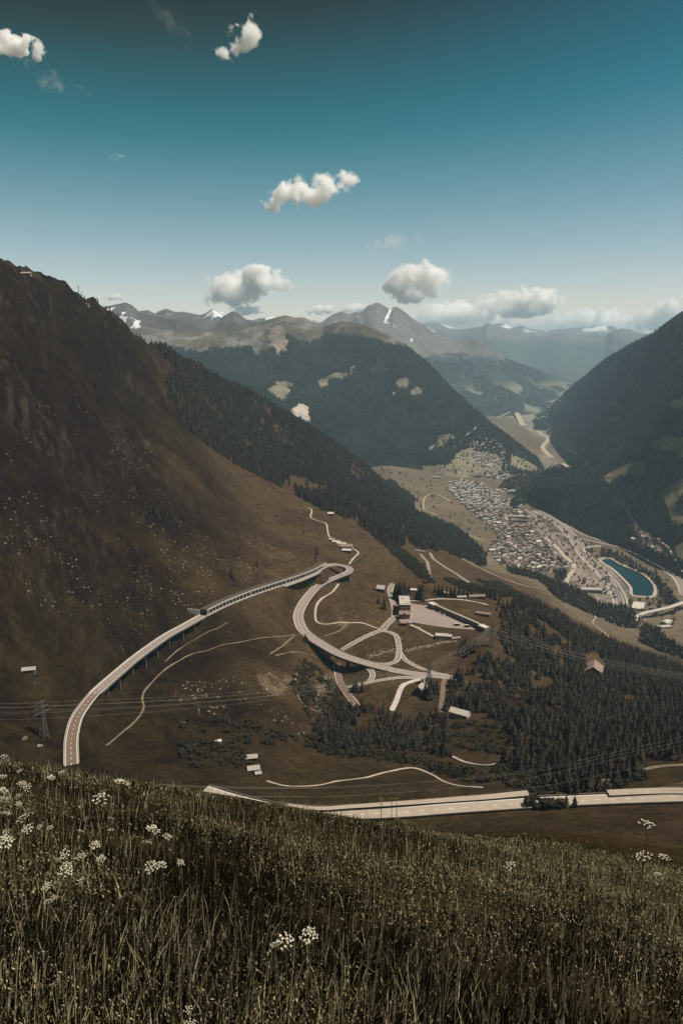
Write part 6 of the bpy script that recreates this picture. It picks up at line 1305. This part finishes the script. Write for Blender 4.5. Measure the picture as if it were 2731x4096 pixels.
# bits of leaf, bract and husk that catch the sun in the sward
N = 330000; q = -.62; u = RNG.random(N); r_ = (1.7 ** q + u * (40 ** q - 1.7 ** q)) ** (1 / q); th = RNG.uniform(-.64, .64, N); x, y = r_ * np.sin(th), r_ * np.cos(th)
pk_ = np.clip(.16 + 1.0 * fbm(x / 2.6, y / 2.6, 3, 195) + .5 * sstep(-3, 4, x - .05 * y) * sstep(3, 7, r_), .05, 1) * (.2 + .8 * sstep(2.8, 7, r_)); kp = RNG.random(N) < pk_; x, y, r_ = x[kp], y[kp], r_[kp]; N = len(x)
L_ = RNG.uniform(.002, .0075, N) * (1 + r_ / 4.5); W_ = L_ * RNG.uniform(.16, .45, N); az = RNG.uniform(0, 6.283, N); el_ = RNG.normal(1.0, .45, N)
d = np.stack([np.cos(az) * np.cos(el_), np.sin(az) * np.cos(el_), np.sin(el_)], 1); sd_ = np.stack([-np.sin(az), np.cos(az), np.zeros(N)], 1); c = np.stack([x, y, ztop(x, y) + RNG.uniform(.05, .34, N) * np.clip(.45 + r_ / 12, .45, 1)], 1)
V = np.stack([c - d * L_[:, None], c + sd_ * W_[:, None], c + d * L_[:, None], c - sd_ * W_[:, None]], 1); me = mesh_np('sward_flecks', V.reshape(-1, 3), np.arange(N * 4).reshape(N, 4), M_BLADE)
cc = np.where((RNG.random(N) < .75)[:, None], np.array((.66, .56, .33)), np.array((.34, .30, .12))) * RNG.uniform(.3, 1.15, (N, 1)); vcol(me, 'col', np.repeat(cc, 4, 0)); tag(obj('sward_flecks', me), kind='stuff', label='sunlit bits of leaf and husk all through the sward')
# seed-headed stems: thin straw stalks with a narrow panicle
N = 800; q = -.2; u = RNG.random(N); r_ = (2.4 ** q + u * (26 ** q - 2.4 ** q)) ** (1 / q); th = RNG.uniform(-.6, .6, N); x, y = r_ * np.sin(th), r_ * np.cos(th); z_ = ztop(x, y); V = []; F = []; Cc = []
for i in range(N):
    h = random.uniform(.35, .68); a = random.gauss(.8, .9); d = random.uniform(.05, .3) * h; w_ = .0013 * (1 + r_[i] / 9); tx, ty = x[i] + math.cos(a) * d, y[i] + math.sin(a) * d; b = len(V); sx, sy = random.choice(((1, 0), (.7, .7), (0, 1)))
    V += [(x[i] - w_ * sx, y[i] - w_ * sy, z_[i]), (x[i] + w_ * sx, y[i] + w_ * sy, z_[i]), (tx + w_ * sx, ty + w_ * sy, z_[i] + h), (tx - w_ * sx, ty - w_ * sy, z_[i] + h)]; F.append((b, b + 1, b + 2, b + 3)); k0 = .45 * random.uniform(.4, 1.1); cb = [k0 * q_ for q_ in (1, .82, .5)]; Cc += [cb] * 4
    for s_ in range(5):
        zz = z_[i] + h * (.84 + .04 * s_); o_ = (s_ - 2) * .004; b = len(V); g = w_ * 3.2 * (1.2 - abs(s_ - 2) * .25); jx, jy = random.gauss(0, .006), random.gauss(0, .006)
        V += [(tx + jx - g, ty + jy, zz), (tx + jx, ty + jy - g, zz + .012), (tx + jx + g, ty + jy, zz + .03), (tx + jx, ty + jy + g, zz + .018)]; F.append((b, b + 1, b + 2, b + 3)); Cc += [cb] * 4
me = mesh_np('seed_stems', V, F, M_BLADE); vcol(me, 'col', np.array(Cc)); tag(obj('seed_grass', me), kind='stuff', label='straw stems with seed heads rising out of the meadow')
# broad leaves low in the grass
N = 1500; u = RNG.random(N); q = -.5; r_ = (5.5 ** q + u * (22 ** q - 5.5 ** q)) ** (1 / q); th = RNG.uniform(-.6, .6, N); x, y = r_ * np.sin(th), r_ * np.cos(th); kp = fbm(x / 1.6, y / 1.6, 2, 199) > .02; x, y, r_ = x[kp], y[kp], r_[kp]; z_ = ztop(x, y); V = []; F = []; Cc = []
for i in range(len(x)):
    L_ = random.uniform(.03, .09); wv = L_ * random.uniform(.16, .3); a = random.uniform(0, 6.28); up = random.uniform(.2, 1.1); h0 = random.uniform(.08, .32); ca, sa = math.cos(a), math.sin(a); b = len(V); c0 = Vector((x[i], y[i], z_[i] + h0))
    V += [tuple(c0), (c0.x + ca * L_ * .5 - sa * wv, c0.y + sa * L_ * .5 + ca * wv, c0.z + up * L_ * .5), (c0.x + ca * L_, c0.y + sa * L_, c0.z + up * L_ * .8), (c0.x + ca * L_ * .5 + sa * wv, c0.y + sa * L_ * .5 - ca * wv, c0.z + up * L_ * .5)]; F.append((b, b + 1, b + 2, b + 3))
    cb = [(.05, .043, .018), (.09, .075, .032), (.26, .22, .12)][random.choices((0, 1, 2), (5, 3, 1))[0]]; Cc += [cb] * 4
me = mesh_np('herb_leaves', V, F, M_BLADE); vcol(me, 'col', np.array(Cc)); tag(obj('herb_leaves', me), kind='stuff', label='broad herb leaves among the meadow grass')

# ------------------------------------------------------------------ flowers one can pick out
M_PETAL = plain('cream_petals', (.82, .76, .58), .8, .12, 40.); M_PINK = plain('pink_petals', (.50, .22, .30), .7, .2, 40.); M_STALK = plain('flower_stalk', (.10, .085, .035), .8, .2, 10.); M_YEL = plain('yellow_petals', (.55, .40, .12), .7, .2, 40.)
def umbel_mesh(seed, nu, flat_=.25):
    rg = random.Random(seed); v = []; f = []
    for k_ in range(nu):
        rr = math.sqrt((k_ + .5) / nu) * rg.uniform(.85, 1.05); a = k_ * 2.4 + rg.uniform(-.2, .2); cx_, cy_, cz_ = rr * math.cos(a), rr * math.sin(a), -flat_ * rr * rr + rg.uniform(-.05, .05)
        for j in range(9):
            a2 = rg.uniform(0, 6.28); r2 = rg.uniform(.02, .17); px, py, pz = cx_ + r2 * math.cos(a2), cy_ + r2 * math.sin(a2), cz_ + rg.uniform(-.03, .05); s_ = rg.uniform(.035, .07); tl = rg.uniform(-.5, .5); b = len(v)
            v += [(px - s_, py, pz - s_ * tl), (px, py - s_, pz), (px + s_, py, pz + s_ * tl), (px, py + s_, pz)]; f.append((b, b + 1, b + 2, b + 3))
    return v, f
def rays_mesh(nu):
    mb = MB()
    for k_ in range(nu):
        rr = math.sqrt((k_ + .5) / nu); a = k_ * 2.4; mb.bar((0, 0, -.75), (rr * math.cos(a), rr * math.sin(a), -.25 * rr * rr - .03), .02)
    return mb
UM = [pd_mesh('umbel', *umbel_mesh(s_, n_), M_PETAL) for s_, n_ in ((1, 17), (2, 14), (3, 20), (4, 11))]; RAYS = rays_mesh(11).mesh('umbel_rays', M_STALK)
PKM = pd_mesh('petals', *umbel_mesh(9, 6, -.6), M_PINK); YLM = pd_mesh('petals', *umbel_mesh(10, 7, .1), M_YEL); STK = MB().cyl((0, 0, 0), (0, 0, 1), .0045, .003, 5).mesh('stalk', M_STALK)
def flower(px, py, rpx, label, group, head=None, name='umbel_flower', hgt=.48, k_=0, tilt=True):
    th, t = ray(px, py); th = float(th); t = float(t); s_ = float(fg_slope(th)); gap = -(t + s_)
    r_ = (1.62 - hgt) / gap if gap > .045 else 25.0
    r_ = min(r_, 25.0); x, y = r_ * math.sin(th), r_ * math.cos(th); zt = t * r_; zg = float(ztop(np.array([x]), np.array([y]))[0]); hh_ = zt - zg
    if hh_ < .15: hh_ = .15; zt = zg + .15
    o = empty(name, (x, y, zg - .02), random.uniform(0, 6.28), label, 'flower', group); rad = 1.35 * rpx * r_ / FPX
    st_ = obj('stalk', STK, o); st_.scale = (1 + r_ * .1, 1 + r_ * .1, hh_ + .02)
    hd = obj('flower_head', head or UM[k_ % 4], o); hd.location = (0, 0, hh_ + .02); hd.scale = (rad, rad, rad); hd.rotation_euler = (random.uniform(-.5, .3), random.uniform(-.3, .3), random.uniform(0, 6))
    if head is None:
        rs = obj('umbel_rays', RAYS, hd)
    return o
A = [(115, 175, 9), (185, 207, 9), (20, 257, 13), (36, 277, 9), (12, 348, 13), (90, 323, 10), (288, 328, 12), (237, 352, 12), (563, 370, 26), (105, 380, 14), (15, 410, 16), (125, 400, 14), (475, 415, 13), (460, 447, 30), (85, 438, 12), (22, 450, 13), (90, 475, 11), (30, 515, 18), (105, 535, 24), (515, 540, 13), (130, 588, 18), (30, 603, 12), (185, 580, 11), (230, 583, 11), (32, 645, 24), (370, 597, 12), (510, 593, 12), (440, 662, 18), (640, 627, 18), (675, 648, 20), (770, 622, 16), (707, 587, 24), (300, 705, 18), (372, 712, 22), (465, 725, 16), (310, 750, 17), (303, 780, 24), (695, 760, 23), (743, 752, 20), (832, 742, 14), (215, 850, 20), (370, 830, 14)]
FL = [(a / 1.148, 2800 + b / 1.148, r_) for a, b, r_ in A] + [(1366 + a / 1.148, 2800 + b / 1.148, r_) for a, b, r_ in ((1403, 563, 26), (1385, 712, 26), (1480, 718, 18), (770, 757, 20), (1450, 795, 14))] + [(a / 1.148, 3300 + b / 1.148, r_) for a, b, r_ in ((225, 345, 20), (1260, 545, 20), (1310, 525, 34), (1420, 500, 34), (865, 845, 16), (880, 905, 18))]
FL.sort(key=lambda q: q[1]); frow = {}
for q in FL: frow.setdefault((int(q[1] // 90), q[0] > 1366), []).append(q)
WORDS = ['first', 'second', 'third', 'fourth', 'fifth', 'sixth', 'seventh', 'eighth', 'ninth', 'tenth', 'eleventh', 'twelfth', 'thirteenth', 'fourteenth']
for (rw, rt), L_ in sorted(frow.items()):
    for k_, (a, b, r_) in enumerate(sorted(L_)):
        sz = 'small' if r_ < 13 else 'large' if r_ > 21 else 'mid-sized'; rwn = WORDS[[q[0] for q in sorted(frow) if q[1] == rt].index(rw)]
        flower(a, b, r_, '%s cream umbel, %s from left in the %s tier of the %s meadow' % (sz, WORDS[k_], rwn, 'right' if rt else 'left'), 'cream umbels in the meadow', k_=random.randrange(4))
for k_, (a, b, r_) in enumerate(((395, 652, 9), (252, 733, 10), (110, 785, 12), (605, 245, 7), (355, 648, 7), (165, 775, 7))):
    flower(a / 1.148, 3300 + b / 1.148, r_, 'pink clover-like flower low in the left meadow, %s by height' % WORDS[k_], 'pink flowers at lower left', PKM, 'pink_flower', .35)
for k_, (a, b, r_) in enumerate(((182, 455, 9), (230, 453, 6), (253, 453, 9), (253, 545, 8), (285, 558, 8), (175, 570, 8), (780, 643, 10), (815, 628, 8), (840, 615, 6))):
    flower(1366 + a / 1.148, 2800 + b / 1.148, r_, 'round pale flower head against the lower road, %s from left' % WORDS[(1, 2, 3, 4, 5, 0, 6, 7, 8)[k_]], 'round flower heads at the brow', YLM, 'round_flower', .75)

# ------------------------------------------------------------------ clouds: real volumes beyond and above the haze
def cloud_mat(name, dens, scale, thresh, det=6.0, seed=0.0, soft=.22, asp=(1, 1, 1)):
    m = bpy.data.materials.new(name); m.use_nodes = True; n = m.node_tree.nodes; l = m.node_tree.links; n.clear()
    out = n.new('ShaderNodeOutputMaterial'); v = n.new('ShaderNodeVolumePrincipled'); v.inputs['Color'].default_value = (1, .995, .985, 1); v.inputs['Anisotropy'].default_value = .0
    tc = n.new('ShaderNodeTexCoord'); mp = n.new('ShaderNodeMapping'); mp.inputs['Location'].default_value = (seed, seed * 1.7, seed * .6); mp.inputs['Scale'].default_value = asp; l.new(tc.outputs['Object'], mp.inputs['Vector'])
    nz = n.new('ShaderNodeTexNoise'); nz.inputs['Scale'].default_value = scale; nz.inputs['Detail'].default_value = det; nz.inputs['Roughness'].default_value = .58; l.new(mp.outputs[0], nz.inputs['Vector'])
    ln = n.new('ShaderNodeVectorMath'); ln.operation = 'LENGTH'; l.new(tc.outputs['Object'], ln.inputs[0])
    # density = clamp((noise - threshold - falloff)/soft)
    pw_ = n.new('ShaderNodeMath'); pw_.operation = 'POWER'; l.new(ln.outputs['Value'], pw_.inputs[0]); pw_.inputs[1].default_value = 2.0
    mu = n.new('ShaderNodeMath'); mu.operation = 'MULTIPLY'; l.new(pw_.outputs[0], mu.inputs[0]); mu.inputs[1].default_value = .25
    su = n.new('ShaderNodeMath'); su.operation = 'SUBTRACT'; l.new(nz.outputs[0], su.inputs[0]); l.new(mu.outputs[0], su.inputs[1])
    mr = n.new('ShaderNodeMapRange'); mr.inputs[1].default_value = thresh; mr.inputs[2].default_value = thresh + soft; mr.inputs[3].default_value = 0; mr.inputs[4].default_value = dens; l.new(su.outputs[0], mr.inputs[0])
    l.new(mr.outputs[0], v.inputs['Density']); l.new(v.outputs[0], out.inputs['Volume']); return m
def cloud(px, py, wpx, hpx, dist, label, dens=1.0, scale=1.6, thresh=.22, tilt=0, depth=.7, seed=0., soft=.07, group=None, det=8.0):
    """an ellipsoid of vapour; wpx, hpx its half-size in photograph pixels at its distance (metres)"""
    th, t = ray(px, py); p = Vector((dist * math.sin(float(th)), dist * math.cos(float(th)), float(t) * dist)); sx = wpx * dist / FPX; sz = hpx * dist / FPX
    bm = bmesh.new(); bmesh.ops.create_icosphere(bm, subdivisions=3, radius=1.0); me = bpy.data.meshes.new('cloud'); bm.to_mesh(me); bm.free()
    me.materials.append(cloud_mat('cloud_vapour', dens * 4.4 / sz, scale * .62, thresh + .19, det, seed, soft, (sx / sz, depth * sx / sz, 1))); o = obj('cloud', me); o.location = p; o.scale = (sx, sx * depth, sz); o.rotation_euler = (0, R(-tilt), -float(th)); return tag(o, label, 'cloud', group)
D1 = 36000
cloud(1250, 762, 250, 70, 12500, 'long slanting white cloud alone in mid sky', 1.3, 1.7, .24, 13, .5, 1.3)
cloud(985, 1155, 215, 95, D1, 'broad cumulus above the brown range', 1.4, 1.8, .20, 6, .6, 4.4); cloud(1040, 1118, 95, 65, D1 - 900, 'domed crest of the broad cumulus over the brown range', 1.5, 2.0, .16, 0, .7, 6.1)
cloud(1665, 1125, 140, 95, D1, 'tall cumulus standing over the pointed peak', 1.5, 1.8, .18, 14, .7, 8.2)
cloud(975, 150, 130, 70, 11000, 'small bright cloud near the top of the sky', 1.1, 1.8, .26, 32, .6, 11.3); cloud(50, 182, 130, 42, 11000, 'bright cloudlet cut by the left edge', 1.2, 1.6, .2, -4, .6, 12.6)
cloud(2060, 1215, 220, 75, D1, 'cumulus bank over the far blue range', 1.0, 2.2, .25, 0, .6, 15.2); cloud(2140, 1215, 130, 60, D1 - 1500, 'bright puff at the right end of the cumulus bank', 1.2, 2.0, .18, 8, .7, 16.9)
cloud(1850, 1262, 250, 62, D1 + 1500, 'low pale cloud bank right of the pointed peak', .8, 2.0, .20, 0, .6, 18.1); cloud(2390, 1282, 220, 55, D1, 'low pale cloud over the far snow range', .8, 2.0, .20, 0, .6, 20.4); cloud(2650, 1255, 150, 70, D1, 'cumulus at the right edge above the ridge', 1.1, 1.9, .20, 10, .6, 22.7)
cloud(2000, 1290, 700, 40, D1 + 4000, 'thin veil of cloud along the right horizon', .5, 2.4, .2, 0, .4, 24.3)
cloud(1290, 1240, 75, 24, D1, 'flat cloudlet left of the pointed peak', .9, 2.0, .2, 6, .7, 26.0); cloud(1410, 1238, 75, 30, D1, 'small cloud touching the left shoulder of the pointed peak', .9, 2.0, .2, 4, .7, 27.5); cloud(990, 1242, 70, 24, D1, 'flat cloudlet under the broad cumulus', .9, 2.0, .2, 0, .7, 29.1)
cloud(460, 1188, 50, 18, D1, 'tiny cloudlet above the brown range by the dark slope', .7, 2.0, .24, 10, .7, 31.0)
cloud(1570, 975, 150, 60, 20000, 'torn wisps between the two large cumulus', .45, 2.6, .28, 12, .5, 33.3, .3); cloud(700, 110, 190, 110, 11000, 'curved wispy streak in the dark upper sky', .16, 2.8, .33, -35, .5, 35.9, .35); cloud(235, 330, 150, 70, 11000, 'faint wisps under the left cloudlet', .2, 2.8, .32, 0, .5, 38.4, .35); cloud(90, 240, 110, 50, 11000, 'thin shreds hanging below the left-edge cloudlet', .18, 2.8, .32, -20, .5, 40.2, .35); cloud(472, 626, 55, 18, 14000, 'single faint wisp in the left mid sky', .25, 2.4, .3, 8, .5, 42.8, .3)

# ------------------------------------------------------------------ haze: the valley air
def haze_box():
    m = bpy.data.materials.new('valley_haze'); m.use_nodes = True; n = m.node_tree.nodes; l = m.node_tree.links; n.clear()
    out = n.new('ShaderNodeOutputMaterial'); v = n.new('ShaderNodeVolumePrincipled')
    v.inputs['Color'].default_value = (0.58, 0.83, 1.0, 1); v.inputs['Density'].default_value = 3.6e-5; v.inputs['Anisotropy'].default_value = 0.0
    l.new(v.outputs[0], out.inputs['Volume'])
    zt = max(float(q[2].max()) for q in MASS.values()) + 15; print('top', zt)
    b = MB().box((0, 15500, (zt - 950) / 2), (52000, 35000, zt + 950))
    tag(b.build('haze', m), kind='stuff', label='thin blue haze filling the valley air')
haze_box()
